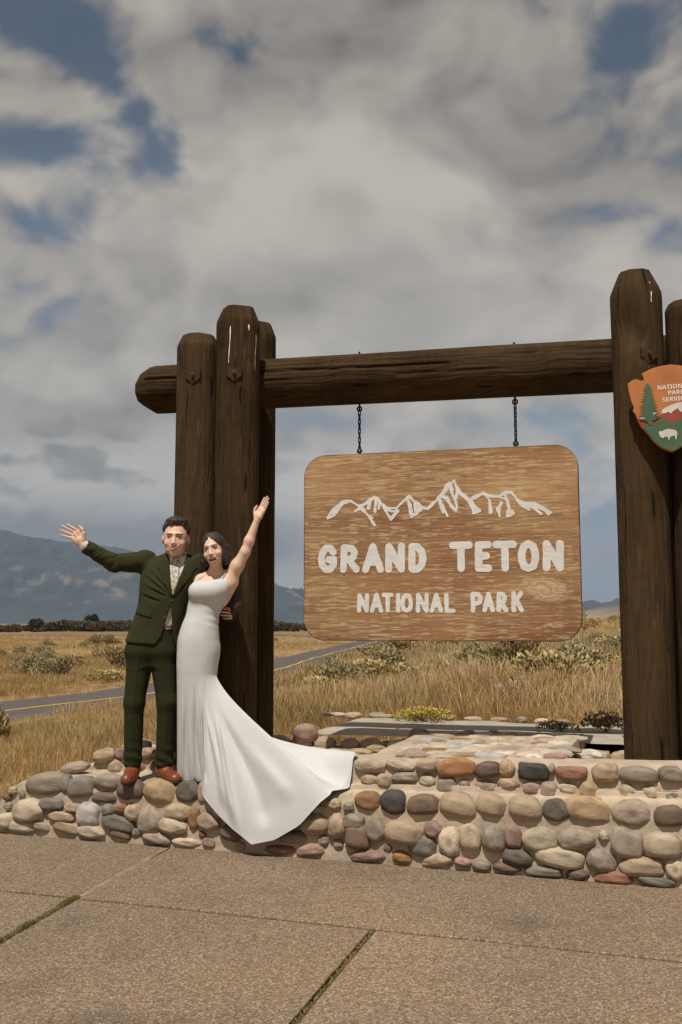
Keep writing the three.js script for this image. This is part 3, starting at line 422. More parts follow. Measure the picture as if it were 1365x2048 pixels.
// a peeled log standing on y = 0: chamfered top cut with an axe, grooves, checks (angle, width, depth, from, to) and dents (angle, height, size, depth)
function logGeo(R, L, seed, { cham = .13, inset = .30, checks = [], dents = [], both = false, bend = 0 } = {}) {
  const nr = 112, nl = Math.round(L * 22), facets = 9, ph = hash3(seed, 1, 2) * 6.28;
  const rad = (t, y) => {
    let r = R * (1 + .020 * fbm(Math.cos(t) * 1.3 + seed, y * .5, Math.sin(t) * 1.3, 3)) + .0035 * fbm(Math.cos(t) * 9 + seed, y * 1.1, Math.sin(t) * 9, 3);
    for (const [a, wd, dp, y0, y1] of checks) { const q = a + .05 * fbm(y * 1.6, a * 5, seed, 3); let d = Math.abs(((t - q + 9.42478) % 6.28318) - 3.14159); r -= dp * Math.exp(-((d / wd) ** 2) * 2) * sstep(y0, y0 + .12, y) * (1 - sstep(y1 - .2, y1, y)); }
    for (const [a, h, s, dp] of dents) { let d = (((t - a + 9.42478) % 6.28318) - 3.14159) * R; const g = ((d / s) ** 2 + ((y - h) / (s * 1.5)) ** 2); if (g < 8) r -= dp * Math.exp(-g); }
    const cut = (e) => { if (e > cham) return; const c = e / cham; let m = 1e9; for (let k = 0; k < facets; k++) { const a = ph + k / facets * 6.2832, cs = Math.cos(t - a); if (cs > .3) m = Math.min(m, R * (1 - inset * (1 - c) * (.8 + .4 * hash3(seed, k, 5))) / cs * .985); } r = Math.min(r, m); };
    cut(L - y); if (both) cut(y);
    return r;
  };
  const ys = []; for (let i = 0; i <= nl; i++) ys.push(i / nl * (L - cham)); for (let i = 1; i <= 6; i++) ys.push(L - cham + cham * i / 6);
  if (both) { for (let i = 1; i < 6; i++) ys.push(cham * i / 6 + .0003); ys.sort((a, b) => a - b); }
  const n = ys.length - 1;
  const side = gridGeo(nr, n, (a, b) => { const t = a * 6.2831853, y = ys[Math.round(b * n)], r = rad(t, y), bx = bend * Math.sin(y / L * Math.PI); return [Math.sin(t) * r + bx, y, Math.cos(t) * r]; }, (a, b) => [a * 1.0 + seed * .37, ys[Math.round(b * n)] * .62 + seed * .21], true);
  const cap = (y, up) => gridGeo(nr, 6, (a, b) => { const t = a * 6.2831853, r = rad(t, y) * (1 - b), d = .004 * fbm(Math.sin(t) * r * 40, seed, Math.cos(t) * r * 40, 3) * (b > 0 ? 1 : 0); return [Math.sin(t) * r, y + (up ? 1 : -1) * (.012 * b + d), Math.cos(t) * r]; }, (a, b) => [a * .2 + seed * .3, b * .12]);
  return mergeGeometries([side, cap(L, true), ...(both ? [cap(0, false)] : [])]);
}
const gate = thing('log_gate', 'tall dark brown log frame of bundled posts and one crossbeam', 'log gate', [GX(1.5, 0), 0, GZ(1.5, 0)]);
{
  const bx = gate.position.x, bz = gate.position.z, J = Math.PI;
  const post = (x, z, R, topY, seed, o, y0 = .2, turn = 0) => { const m = part('post', logGeo(R, topY - y0, seed, o), M.timber, gate); m.position.set(x - bx, y0, z - bz); m.rotation.y = turn; return m; };
  const pLT = post(-.80, -7.55, .168, 3.93, 1, { checks: [[.55, .03, .012, .1, 3.7], [-.9, .02, .008, .4, 2.6], [-.15, .014, .005, 1.5, 3.1]] });
  const pLS = post(-1.112, -7.60, .168, 3.725, 2, { checks: [[.2, .022, .008, .3, 2.6], [-.7, .02, .008, 1, 3.3]], cham: .10 });
  post(-.722, -8.28, .168, 4.03, 3, { checks: [[.3, .03, .01, .1, 3]] });
  post(-1.06, -8.36, .165, 3.55, 4, {});
  const pRM = post(2.07, -6.78, .174, 3.935, 5, { checks: [[-.1, .022, .010, .1, 2.3], [.5, .025, .01, .3, 2.2], [.35, .02, .008, 1.4, 3.2], [-.75, .02, .006, .8, 2.9]], dents: [[-.10, 3.22, .045, .030], [-.55, 3.30, .075, .045], [-.15, 3.05, .05, -.012]], cham: .15, inset: .36 });
  const pRR = post(2.425, -6.72, .168, 3.705, 6, { checks: [[-.4, .02, .01, .2, 3]], cham: .06, inset: .2 });
  post(2.268, -7.47, .168, 4.0, 7, {});
  post(2.61, -7.38, .165, 3.7, 8, {});
  const bL = 4.92, beam = part('beam', logGeo(.197, bL, 9, { both: true, cham: .13, inset: .34, checks: [[-.22, .040, .040, .03, 2.7], [-.48, .032, .020, .05, 4.85], [-.80, .028, .013, .2, 2.9], [-.66, .024, .010, 1.8, 4.7], [-1.05, .022, .011, .9, 3.4], [-.34, .024, .012, 2.3, 4.8], [.10, .024, .010, .1, 3.1]] }), M.timber, gate);
  const q = new THREE.Matrix4().makeBasis(V(0, 1, 0), V(Math.cos(GT), -.013, Math.sin(GT)).normalize(), V(0, 0, 0)); const ey = V(Math.cos(GT), -.013, Math.sin(GT)).normalize(), ez = new THREE.Vector3().crossVectors(V(0, 1, 0), ey).negate().normalize(), ex = new THREE.Vector3().crossVectors(ey, ez);
  beam.quaternion.setFromRotationMatrix(q.makeBasis(ex, ey, ez)); beam.position.set(GX(-.81, 0) - bx, 3.416, GZ(-.81, 0) - bz);
  // bolted notches on the front posts, with dark bolts
  const plateS = new THREE.Shape([[-.055, .05], [.055, .05], [.055, -.005], [0, -.052], [-.055, -.005]].map(([x, y]) => new THREE.Vector2(x, y)));
  const plateG = new THREE.ExtrudeGeometry(plateS, { depth: .012, bevelEnabled: true, bevelSize: .004, bevelThickness: .004, bevelSegments: 2 });
  { const u = plateG.attributes.uv; for (let i = 0; i < u.count; i++) u.setXY(i, u.getX(i) * 1.2, u.getY(i) * .8); }
  const boltG = mergeGeometries([new THREE.CylinderGeometry(.013, .013, .022, 6).rotateX(Math.PI / 2).translate(0, 0, .02), new THREE.CylinderGeometry(.022, .022, .006, 16).rotateX(Math.PI / 2).translate(0, 0, .008)]);
  for (const [p, y, R, a] of [[pLT, 3.365, .168, -.05], [pLS, 3.36, .168, -.10], [pRM, 3.30, .174, .12]]) {
    const h = new THREE.Group(); h.name = 'bolt_plate'; h.position.set(Math.sin(a) * (R - .006), y - .2, Math.cos(a) * (R - .006)); h.rotation.y = a; p.add(h);
    const pl = part('plate', plateG, M.timber, h), b = part('bolt', boltG, M.rust, h); b.position.set(0, .018, .006);
  }
  // pale bird droppings that have run down the post tops
  const streak = (p, R, a, y0, y1, w, inn = 0) => { const g = gridGeo(3, 40, (s, t) => { const y = lerp(y0, y1, t), ww = w * (.35 + .65 * Math.abs(Math.sin(t * 9 + a * 7)) * (.5 + .5 * hash3(Math.floor(t * 40), 3, 1))) * (1 - .4 * t), b = a + .03 * Math.sin(t * 5 + a) + (s - .5) * ww / R, r = R * 1.012 + .004 - inn * sstep(y0 - .12, y0, y); return [Math.sin(b) * r, y - .2, Math.cos(b) * r]; }); part('dropping_streak', g, M.drip, p); };
  streak(pLT, .168, -.28, 3.83, 3.46, .012, .025); streak(pLT, .168, .62, 3.84, 3.72, .022, .02); streak(pLT, .168, .98, 3.70, 3.42, .008); streak(pRM, .174, .32, 3.83, 3.68, .012, .02);
  // weathered splinters and grain ridges standing off the beam's top edge
  const sp = gridGeo(1, 12, (s, t) => { const x = lerp(2.05, 2.72, t); return [GX(x - .0, 0) - bx, 3.578 - .013 * x + .006 + .014 * s * (1 - (2 * t - 1) ** 6), GZ(x, 0) - bz + (s - .5) * .02]; }); part('splinter', sp, M.timber, gate);
  // eye bolts that carry the chains, with their nuts on top of the beam
  for (const s of [1.047, 2.247]) { const g = mergeGeometries([new THREE.CylinderGeometry(.008, .008, .47, 8).translate(0, 3.375, 0), new THREE.CylinderGeometry(.018, .018, .012, 6).translate(0, 3.592 - .013 * s, 0), new THREE.TorusGeometry(.018, .006, 8, 16).translate(0, 3.155 - .0 * s, 0)]); g.rotateY(-GT); g.translate(GX(s, 0) - bx, -.012 * (s - 1), GZ(s, 0) - bz); part('eye_bolt', g, M.iron, gate); }
}
// ---------------------------------------------------------------- two chains
{
  const path = new THREE.CurvePath(), a = .0085, h = .0135; class Link extends THREE.Curve { getPoint(t) { const L = 4 * h + 2 * Math.PI * a; let d = t * L; if (d < 2 * h) return V(a, -h + d, 0); d -= 2 * h; if (d < Math.PI * a) return V(Math.cos(d / a) * a, h + Math.sin(d / a) * a, 0); d -= Math.PI * a; if (d < 2 * h) return V(-a, h - d, 0); d -= 2 * h; return V(-Math.cos(d / a) * a, -h - Math.sin(d / a) * a, 0); } }
  const lg = new THREE.TubeGeometry(new Link(), 36, .0046, 8, true);
  [[1.047, 'left'], [2.247, 'right']].forEach(([s, side]) => {
    const y1 = 3.140 - .012 * (s - 1), y0 = 2.820, n = 9, st = (y1 - y0) / n;
    const c = thing('hanging_chain', side === 'left' ? 'dark iron chain holding the left end of the sign board' : 'dark iron chain holding the right end of the sign board', 'chain', [GX(s, 0), 2.82, GZ(s, 0)]);
    for (let i = 0; i < n; i++) { const l = part('link' + (i ? '_' + String(i).padStart(3, '0') : ''), lg, M.iron, c); l.position.y = (i + .5) * st; l.rotation.y = (i % 2) * Math.PI / 2 + .5; l.rotation.z = .05 * Math.sin(i * 3); l.scale.y = 1.12; }
  });
}
// ---------------------------------------------------------------- hanging sign
{
  const bw = 2.09, bh = 1.435, rad = .165, sign = thing('hanging_sign', 'weathered brown wooden sign board reading GRAND TETON NATIONAL PARK, hanging from two chains', 'sign', [GX(1.651, 0), 2.08, GZ(1.651, 0)]);
  sign.rotation.y = -GT;
  const s = new THREE.Shape(), x = bw / 2 - .006, y = bh / 2 - .006, r = rad;
  s.moveTo(-x + r, -y).lineTo(x - r, -y).absarc(x - r, -y + r, r, -Math.PI / 2, 0).lineTo(x, y - r).absarc(x - r, y - r, r, 0, Math.PI / 2).lineTo(-x + r, y).absarc(-x + r, y - r, r, Math.PI / 2, Math.PI).lineTo(-x, -y + r).absarc(-x + r, -y + r, r, Math.PI, Math.PI * 1.5);
  const g = new THREE.ExtrudeGeometry(s, { depth: .048, bevelEnabled: true, bevelSize: .006, bevelThickness: .006, bevelSegments: 3, curveSegments: 18 }); g.translate(0, 0, -.024);
  { const u = g.attributes.uv, p = g.attributes.position; for (let i = 0; i < u.count; i++) u.setXY(i, p.getX(i) / bw + .5, p.getY(i) / bh + .5); }
  const NW = 1600, NH = 1100;
  const grain = (u, v) => { const wv = fbm(u * 2.2, v * 5, 3, 3) * .030; return fbm(u * 4, (v + wv) * 110, 1, 3) * .5 + fbm(u * 14, (v + wv) * 300, 2, 2) * .6; };
  const bmap = [];
  const map = tex(NW, NH, (u, v) => {
    const gr = grain(u, v), big = fbm(u * 2.4, v * 4.2, 8, 4), band = fbm(u * .8, v * 16, 9, 3);
    let k = .50 + .62 * big + .24 * band + .26 * gr + .62 * (v - .47);
    let c = mix3([.185, .078, .029], [.40, .24, .112], clamp(k, 0, 1));
    // scoured pale plywood where the stain has gone
    const sc = sstep(.16, .50, fbm(u * 11 + 3, v * 70, 12, 5) + .25 * gr + .42 * Math.exp(-(((v - .84) / .09) ** 2) - (((u - .46) / .25) ** 2)) + .30 * Math.exp(-(((v - .80) / .12) ** 2) - (((u - .85) / .18) ** 2)) + .12 * (v - .5) - .10);
    c = mix3(c, [.52, .355, .19], sc * .48);
    const scr = sstep(.30, .40, fbm(u * 26, v * 170, 14, 3) + .2 * sstep(.1, .5, fbm(u * 3, v * 5, 15, 3))); c = mix3(c, [.60, .43, .24], scr * .5);
    const dk = sstep(.20, .52, fbm(u * 12, v * 90, 16, 4) - .15 * sc); c = mix3(c, [.13, .056, .024], dk * .34);
    // a burl worn bare right of PARK
    const ku = (u - .875) / .085, kv = (v - .270) / .062, kd = Math.hypot(ku, kv) + .5 * fbm(u * 26, v * 34, 6, 4); const bare = 1 - sstep(.55, 1.15, kd); if (bare > 0) { const ring = .5 + .5 * Math.sin(kd * 17 + 3 * fbm(u * 18, v * 18, 4, 3)); c = mix3(c, mix3([.30, .17, .08], [.60, .45, .27], ring * .6 + .3), bare * .8); }
    // dark stained rim
    const ex = Math.min(u, 1 - u) * bw, ey = Math.min(v, 1 - v) * bh, cx = Math.max(rad - ex, 0), cy = Math.max(rad - ey, 0), e = cx && cy ? rad - Math.hypot(cx, cy) : Math.min(ex, ey); c = mix3([.11, .055, .025], c, sstep(0, .014, e + .006 * fbm(u * 20, v * 20, 2, 3)));
    for (const [a, b, q] of [[.155, .345, .006], [.945, .62, .004], [.13, .29, .004], [.60, .40, .003]]) { const d = Math.hypot((u - a) * bw, (v - b) * bh); c = mix3([.04, .02, .012], c, sstep(q * .6, q * 1.6, d)); }
    return c.map(sr);
  }, true);
  const bump = tex(1024, 704, (u, v) => [.55 + .4 * grain(u, v)]);
  part('board', g, mat([1, 1, 1], .82, { map, bumpMap: bump, bumpScale: .003 }), sign);
  const white = mat([1, 1, 1], .8, { map: tex(512, 512, (u, v) => { const k = 1 + .16 * pfbm(u, v, 10, 40, 4, 91), w = sstep(.42, .7, pfbm(u, v, 6, 60, 4, 95)); return mix3([.64 * k, .62 * k, .58 * k], [.48, .38, .27], w * .5).map(sr); }, true) });
  const glyph = { G: [[[.92, .80], [.72, .98], [.38, 1], [.10, .80], [0, .5], [.08, .18], [.36, 0], [.70, .02], [.94, .20], [.95, .46], [.58, .46]]], R: [[[0, 0], [.06, 1]], [[.06, 1], [.62, .98], [.86, .80], [.80, .58], [.52, .46], [.06, .47]], [[.42, .46], [1, 0]]], A: [[[0, 0], [.50, 1], [1, 0]], [[.20, .33], [.80, .33]]], N: [[[0, 0], [.04, 1]], [[.04, 1], [.96, 0]], [[.96, 0], [1, 1]]], D: [[[.03, 0], [.03, 1], [.50, .98], [.88, .78], [1, .5], [.86, .18], [.50, 0], [.03, 0]]], T: [[[0, 1], [1, 1]], [[.5, 1], [.5, 0]]], E: [[[1, 1], [.02, 1], [.02, 0], [1, 0]], [[.02, .52], [.80, .52]]], O: [[[.5, 1], [.16, .90], [0, .6], [0, .35], [.16, .08], [.5, 0], [.84, .08], [1, .35], [1, .6], [.84, .9], [.5, 1]]], I: [[[.5, 0], [.5, 1]]], L: [[[0, 1], [0, 0], [1, 0]]], P: [[[0, 0], [0, 1]], [[0, 1], [.66, .98], [1, .80], [.92, .54], [.60, .44], [0, .45]]], K: [[[0, 0], [0, 1]], [[.92, 1], [.05, .42]], [[.34, .60], [1, 0]]] };
  LETTERS.forEach(([c, x0, y0, x1, y1], i) => { const big = i < 10, r = big ? .0275 : .0165, w = Math.max(x1 - x0 - 2 * r, .001), h = y1 - y0 - 2 * r, sx = x0 + r, sy = y0 + r; const m = part('letter' + (i ? '_' + String(i).padStart(3, '0') : ''), strokePlate(glyph[c].map((l) => l.map(([a, b]) => [sx + a * w, sy + b * h])), r, big ? .005 : .004, .003, .07), white, sign); const gp = m.geometry.attributes.position, uv = new Float32Array(gp.count * 2); for (let q = 0; q < gp.count; q++) { uv[q * 2] = gp.getX(q) * 1.5; uv[q * 2 + 1] = gp.getY(q) * 1.5; } m.geometry.setAttribute('uv', new THREE.BufferAttribute(uv, 2)); m.position.z = .0295; });
  const ridge = strokePlate(RIDGES.split('\n').map((l) => l.split(' ').map((p) => p.split(',').map(Number))), .0118, .004, .003, .5); { const gp = ridge.attributes.position, uv = new Float32Array(gp.count * 2); for (let q = 0; q < gp.count; q++) { uv[q * 2] = gp.getX(q) * 1.5; uv[q * 2 + 1] = gp.getY(q) * 1.5; } ridge.setAttribute('uv', new THREE.BufferAttribute(uv, 2)); }
  const rm = part('mountain_outline', ridge, white, sign); rm.position.z = .0295;
  for (const s of [1.047, 2.247]) { const e = part('eyelet', mergeGeometries([new THREE.TorusGeometry(.017, .0055, 8, 18).translate(0, .016, 0), new THREE.CylinderGeometry(.006, .006, .05, 8).translate(0, -.025, 0)]), M.iron, sign); e.position.set(s - 1.651, bh / 2 + .008, 0); }
  const stud = part('drain_stud', new THREE.SphereGeometry(.012, 12, 8), M.iron, sign); stud.position.set(.545, -bh / 2 - .006, .01);
}
// ---------------------------------------------------------------- arrowhead shield on the right-hand posts
{
  const K = .000482, b = thing('arrowhead_shield', 'orange and green arrowhead shield with tree and bison on the right log posts', 'shield sign', [2.183, 2.62, -6.487]);
  b.rotation.y = -GT;
  const P = (t) => t.trim().split(/\s+/).map((q) => q.split(',').map(Number)).map(([x, y]) => new THREE.Vector2((x - 715) * K, (1385 - y) * K));
  const layer = (name, pts, z, d, c, label) => { const g = new THREE.ExtrudeGeometry(new THREE.Shape(pts), { depth: d, bevelEnabled: name === 'shield_plate', bevelSize: .002, bevelThickness: .002, bevelSegments: 2, curveSegments: 4 }); const u = g.attributes.uv; for (let i = 0; i < u.count; i++) u.setXY(i, u.getX(i) * 2, u.getY(i) * 2); const m = part(name, g, mat(c, .6, { map: rep(grit, .5, .5) }), b, label); m.position.z = z; return m; };
  const outline = '170,405 225,365 280,352 340,375 382,380 380,322 358,278 400,255 490,215 600,190 735,175 860,195 960,225 1040,262 1085,290 1050,330 1052,385 1100,378 1165,358 1215,372 1262,412 1250,520 1222,650 1195,790 1150,925 1105,1025 1030,1120 950,1225 890,1290 820,1335 760,1368 715,1385 680,1375 600,1335 540,1290 480,1230 400,1110 330,1030 285,930 262,850 225,790 240,740 205,640 190,560 172,470';
  layer('shield_plate', P(outline), -.012, .022, [.50, .17, .040]);
  layer('red_range', P('280,915 380,905 470,905 560,880 640,850 760,800 900,790 1010,860 1155,905 1105,1025 1080,1060 360,1060 330,1020'), .0122, .002, [.30, .052, .024], 'brick red foothill band on the shield');
  layer('white_mountain', P('600,850 612,800 660,770 720,745 800,715 860,708 930,730 1000,790 1060,850 960,840 900,800 850,850 810,790 760,820 715,860 690,830 650,850'), .0146, .0018, [.66, .63, .57], 'white snowy peak on the shield');
  layer('green_valley', P('345,1035 420,985 445,955 470,1010 520,990 560,925 595,990 640,890 680,985 760,1000 830,930 880,1000 960,900 1010,990 1060,950 1085,1042 1030,1115 950,1220 890,1283 820,1328 716,1376 604,1328 545,1284 486,1224 406,1104'), .0168, .002, [.060, .125, .060], 'dark green valley at the tip of the shield');
  const R = rng(5), tl = [], trr = []; for (let i = 0; i < 13; i++) { const y = 420 + i * 40, w = 35 + i * 9 + (i % 2 ? 22 : 0); tl.push([430 - w * (i % 3 ? 1 : .85), y + 26], [430 - w * .45, y + 40]); trr.unshift([430 + w * (i > 8 ? 1.05 : 1), y + 24], [430 + w * .5, y + 42]); }
  layer('tree', [[430, 405], ...tl, [415, 960], [415, 1010], [470, 1010], [470, 940], ...trr.slice(1)].map(([x, y]) => new THREE.Vector2((x - 715) * K, (1385 - y) * K)).reverse(), .0192, .002, [.055, .118, .062], 'green conifer on the left of the shield');
  layer('bison', P('550,1110 575,1098 605,1100 625,1082 680,1072 740,1085 780,1100 792,1130 790,1170 780,1222 765,1218 764,1175 735,1172 700,1185 690,1222 678,1228 668,1185 630,1178 608,1200 590,1192 570,1175 558,1145'), .0192, .002, [.66, .63, .57], 'white bison on the green field');
  layer('lake', P('480,855 500,838 525,832 520,848 490,862').concat(), .0216, .0012, [.66, .63, .57]);
  layer('lake', P('300,915 330,898 380,900 375,912'), .0216, .0012, [.66, .63, .57]);
  const font = await new FontLoader().loadAsync('fonts/droid/droid_sans_bold.typeface.json'), wm = mat([.68, .64, .57], .7);
  for (const [t, x, y] of [['NATIONAL', 552, 518], ['PARK', 690, 596], ['SERVICE', 614, 690]]) { const g = new TextGeometry(t, { font, size: 60 * K, depth: .0015, curveSegments: 4 }); g.scale(1.04, 1, 1); const m = part('lettering', g, wm, b); m.position.set((x - 715) * K, (1385 - y) * K, .0125); m.rotation.z = .03; }
  // stand-off rails behind the plate, bolted to the posts
  for (const y of [.42, .20]) { const m = part('mounting_rail', new THREE.BoxGeometry(.40, .035, .06), M.iron, b); m.position.set(.02, y, -.046); }
}
// ---------------------------------------------------------------- dry meadow grass: tufts of bent blades with seed heads
{
  function tuftGeo(seed, n, h, rad, wd, head) {
    const R = rng(seed), p = [], c = [], ix = [];
    for (let b = 0; b < n; b++) {
      const a = R() * 6.283, r = rad * Math.sqrt(R()), H = h * (.45 + .6 * R()), lean = .10 + .42 * R() * R(), la = a + (R() - .5) * 2.4, x0 = Math.cos(a) * r, z0 = Math.sin(a) * r, t0 = R() * 6.283, tx = Math.cos(t0), tz = Math.sin(t0), g = R(), has = head && R() < .5;
      const tone = g < .18 ? [.70, .82, .55] : g < .5 ? [1.22, 1.22, 1.3] : [1, 1, 1], m = .8 + .4 * R(), base = p.length / 3, S5 = 4;
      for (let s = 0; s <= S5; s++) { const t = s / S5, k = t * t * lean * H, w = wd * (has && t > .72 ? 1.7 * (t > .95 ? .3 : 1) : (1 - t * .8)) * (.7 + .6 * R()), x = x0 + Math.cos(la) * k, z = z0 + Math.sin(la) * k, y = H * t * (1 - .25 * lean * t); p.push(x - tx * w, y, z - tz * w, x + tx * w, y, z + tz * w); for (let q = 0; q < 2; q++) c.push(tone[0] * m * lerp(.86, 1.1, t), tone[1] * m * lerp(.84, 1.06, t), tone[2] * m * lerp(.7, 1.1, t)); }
      for (let s = 0; s < S5; s++) { const q = base + s * 2; ix.push(q, q + 1, q + 3, q, q + 3, q + 2); }
    }
    const g = new THREE.BufferGeometry(); g.setAttribute('position', new THREE.Float32BufferAttribute(p, 3)); g.setAttribute('color', new THREE.Float32BufferAttribute(c, 3)); g.setIndex(ix); g.computeVertexNormals(); return g;
  }
  const gm = mat([1, 1, 1], .85, { vertexColors: true });
  const R = rng(99), o = new THREE.Object3D();
  const nearSide = (x, z) => { const i = roadSamples.findIndex((p) => p.z < z); return i >= 0 && x > roadSamples[i].x; };
  const free = (x, z) => { const w = toW(x, z), u = toU(x, z); if (w < .12 && u > -4.6) return false; if (u > -1.5 && u < 4.7 && w < 3.38) return false; if (u <= -1.5 && u > -2.15 && w < 1.32) return false; if (u <= -2.15 && u > -2.85 && w < (u + 2.85) * 1.5 + .15) return false; if (w < .1) return false; return roadDist(x, z) > (nearSide(x, z) ? 1.36 : 1.62); };
  function scatter(n, r0, r1, spread, size, colour) {
    const list = [], cols = [];
    for (let i = 0; i < n; i++) {
      const d = Math.sqrt(lerp(r0 * r0, r1 * r1, R())), a = (R() * 2 - 1) * spread, x = Math.sin(a) * d, z = -Math.cos(a) * d; if (!free(x, z)) continue;
      const s = size(x, z, d); if (s <= 0) continue;
      o.position.set(x, ground(x, z) - .02, z); o.rotation.set((R() - .5) * .25, R() * 6.283, (R() - .5) * .25); o.scale.set(s * (.9 + R() * .3), s * (.75 + R() * .5), s * (.9 + R() * .3)); o.updateMatrix(); list.push(o.matrix.clone()); cols.push(colour(x, z, d));
    }
    return [list, cols];
  }
  const golden = (x, z, d) => { const f = fbm(x * .25, z * .25, 3, 3), g = fbm(x * .08, z * .05, 6, 3), k = .58 + .50 * R(), right = sstep(-.05, .15, x / d); let c = mix3([.46, .325, .135], [.54, .42, .23], sstep(-.15, .5, f) * .7); c = mix3(c, [.36, .205, .078], sstep(.05, .5, g) * .6); c = mix3(c, [.48, .385, .215], right * .40 * sstep(12, 28, d)); c = mix3(c, [.27, .225, .085], sstep(.2, .6, -f) * .5); return col(c[0] * k, c[1] * k, c[2] * k); };
  const near = tuftGeo(4, 26, .56, .13, .0032, true), near2 = tuftGeo(8, 30, .5, .16, .0030, true), mid = tuftGeo(5, 24, .42, .24, .006, true), far = tuftGeo(6, 22, .34, .6, .016, false);
  const hgt = (x, z) => .74 + .5 * fbm(x * .5, z * .5, 12, 3);
  const lane = (x, z) => (nearSide(x, z) ? (x < -2.6 && z > -22 ? lerp(.56, .95, sstep(2.2, 5.5, roadDist(x, z))) : 1) : .62 + .38 * sstep(1.6, 3.4, roadDist(x, z)));
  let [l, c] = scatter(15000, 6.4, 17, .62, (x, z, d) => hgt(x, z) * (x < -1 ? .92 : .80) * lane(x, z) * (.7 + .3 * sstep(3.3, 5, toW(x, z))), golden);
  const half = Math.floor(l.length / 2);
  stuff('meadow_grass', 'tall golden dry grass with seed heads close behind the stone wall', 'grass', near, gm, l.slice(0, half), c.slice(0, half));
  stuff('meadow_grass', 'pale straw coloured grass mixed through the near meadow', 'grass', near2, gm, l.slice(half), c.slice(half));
  [l, c] = scatter(30000, 16, 46, .50, (x, z, d) => { return hgt(x, z) * (nearSide(x, z) ? 1.02 : .60) * lane(x, z); }, golden);
  stuff('meadow_grass', 'dry golden grass on either side of the cycle path', 'grass', mid, gm, l, c);
  [l, c] = scatter(34000, 44, 190, .46, (x, z, d) => (.7 + .5 * fbm(x * .15, z * .15, 5, 3)) * lane(x, z) * lerp(.8, 1.1, sstep(0, .2, x / d)), (x, z, d) => { const k = .8 + .3 * R(), f = sstep(-.2, .3, fbm(x * .03, z * .10, 8, 4)); const cc = mix3(mix3([.40, .275, .115], [.50, .385, .22], f), [.33, .235, .135], sstep(70, 150, d) * .8 * (1 - .5 * f)); return col(cc[0] * k, cc[1] * k, cc[2] * k); });
  stuff('far_grass', 'low tan grass covering the far flat meadow', 'grass', far, gm, l, c);
  // ---------------------------------------------------------------- sagebrush and rabbitbrush
  function shrubGeo(seed, n, up, leaf, c0, c1, tip, flat = .8) {   // leafy twigs through a broken dome
    const Q = rng(seed), p = [], c = [], lobes = []; for (let i = 0; i < 7; i++) lobes.push([(Q() - .5) * .9, .25 + Q() * .45 * up, (Q() - .5) * .9, .25 + Q() * .2]);
    for (let i = 0; i < n; i++) { const L = lobes[Math.floor(Q() * 7)], a = Q() * 6.283, e = Math.acos(1 - 1.7 * Q()), r = L[3] * (.55 + .5 * Math.cbrt(Q())), x = L[0] + Math.cos(a) * Math.sin(e) * r, y = Math.max(.02, L[1] + Math.cos(e) * r * flat), z = L[2] + Math.sin(a) * Math.sin(e) * r, dx = x * .6 + (Q() - .5) * .8, dy = .5 + Q() * .8, dz = z * .6 + (Q() - .5) * .8, l = Math.hypot(dx, dy, dz), s = leaf * (.6 + .8 * Q()), w = s * .30, t = Q() * 6.283, ox = Math.cos(t) * w, oz = Math.sin(t) * w, X = x + dx / l * s, Y = y + dy / l * s, Z = z + dz / l * s;
      p.push(x, y, z, (x + X) / 2 + ox, (y + Y) / 2, (z + Z) / 2 + oz, X, Y, Z, x, y, z, X, Y, Z, (x + X) / 2 - ox, (y + Y) / 2, (z + Z) / 2 - oz);
      const m = .7 + .6 * Q(), k = mix3(c0, c1, Q()), f = tip && y > .36 * up && Q() < .62 ? tip : k; for (let q = 0; q < 6; q++) c.push(f[0] * m, f[1] * m, f[2] * m); }
    const g = new THREE.BufferGeometry(); g.setAttribute('position', new THREE.Float32BufferAttribute(p, 3)); g.setAttribute('color', new THREE.Float32BufferAttribute(c, 3)); g.computeVertexNormals(); return g;
  }
  function stemGeo(seed, n, up, w) { const Q = rng(seed), gs = []; for (let i = 0; i < n; i++) { const a = Q() * 6.283, r = .25 + Q() * .35; const cv = new THREE.QuadraticBezierCurve3(V(0, 0, 0), V(Math.cos(a) * r * .3, .3 * up, Math.sin(a) * r * .3), V(Math.cos(a) * r, (.5 + .3 * Q()) * up, Math.sin(a) * r)); gs.push(new THREE.TubeGeometry(cv, 5, w, 4)); } return mergeGeometries(gs); }
  const leafM = mat([1, 1, 1], .9, { vertexColors: true }), twigM = mat([.16, .12, .085], .95);
  const kinds = {
    sage: [shrubGeo(1, 1500, 1, .10, [.36, .295, .155], [.27, .225, .105], null), stemGeo(1, 9, 1, .016)],
    dark: [shrubGeo(2, 1500, 1, .10, [.19, .155, .066], [.26, .205, .095], [.30, .225, .105]), stemGeo(2, 9, 1, .018)],
    rabbit: [shrubGeo(3, 1700, 1, .09, [.38, .295, .125], [.30, .24, .10], [.47, .365, .165]), stemGeo(3, 10, 1, .014)],
    yellow: [shrubGeo(4, 1500, .8, .085, [.27, .24, .07], [.20, .19, .06], [.50, .35, .05]), stemGeo(4, 8, .8, .014)],
    dead: [shrubGeo(5, 800, 1.1, .13, [.50, .42, .29], [.40, .33, .22], null), stemGeo(5, 16, 1.1, .012)],
    weed: [shrubGeo(6, 900, .6, .10, [.15, .095, .05], [.22, .16, .07], null, .5), stemGeo(6, 8, .6, .012)],
  };
  const protos = {};
  function shrub(kind, name, x, z, h, w, label, group, y) {
    let t; if (!protos[kind]) { t = protos[kind] = new THREE.Group(); part('foliage', kinds[kind][0], leafM, t); part('stems', kinds[kind][1], twigM, t); } else t = protos[kind].clone();
    t.name = numbered(name); scene.add(t); t.position.set(x, (y ?? ground(x, z)) - .02, z); t.rotation.y = R() * 6.28; t.scale.set(w, h, w); t.userData = {}; tag(t, label, 'shrub', group); return t;
  }
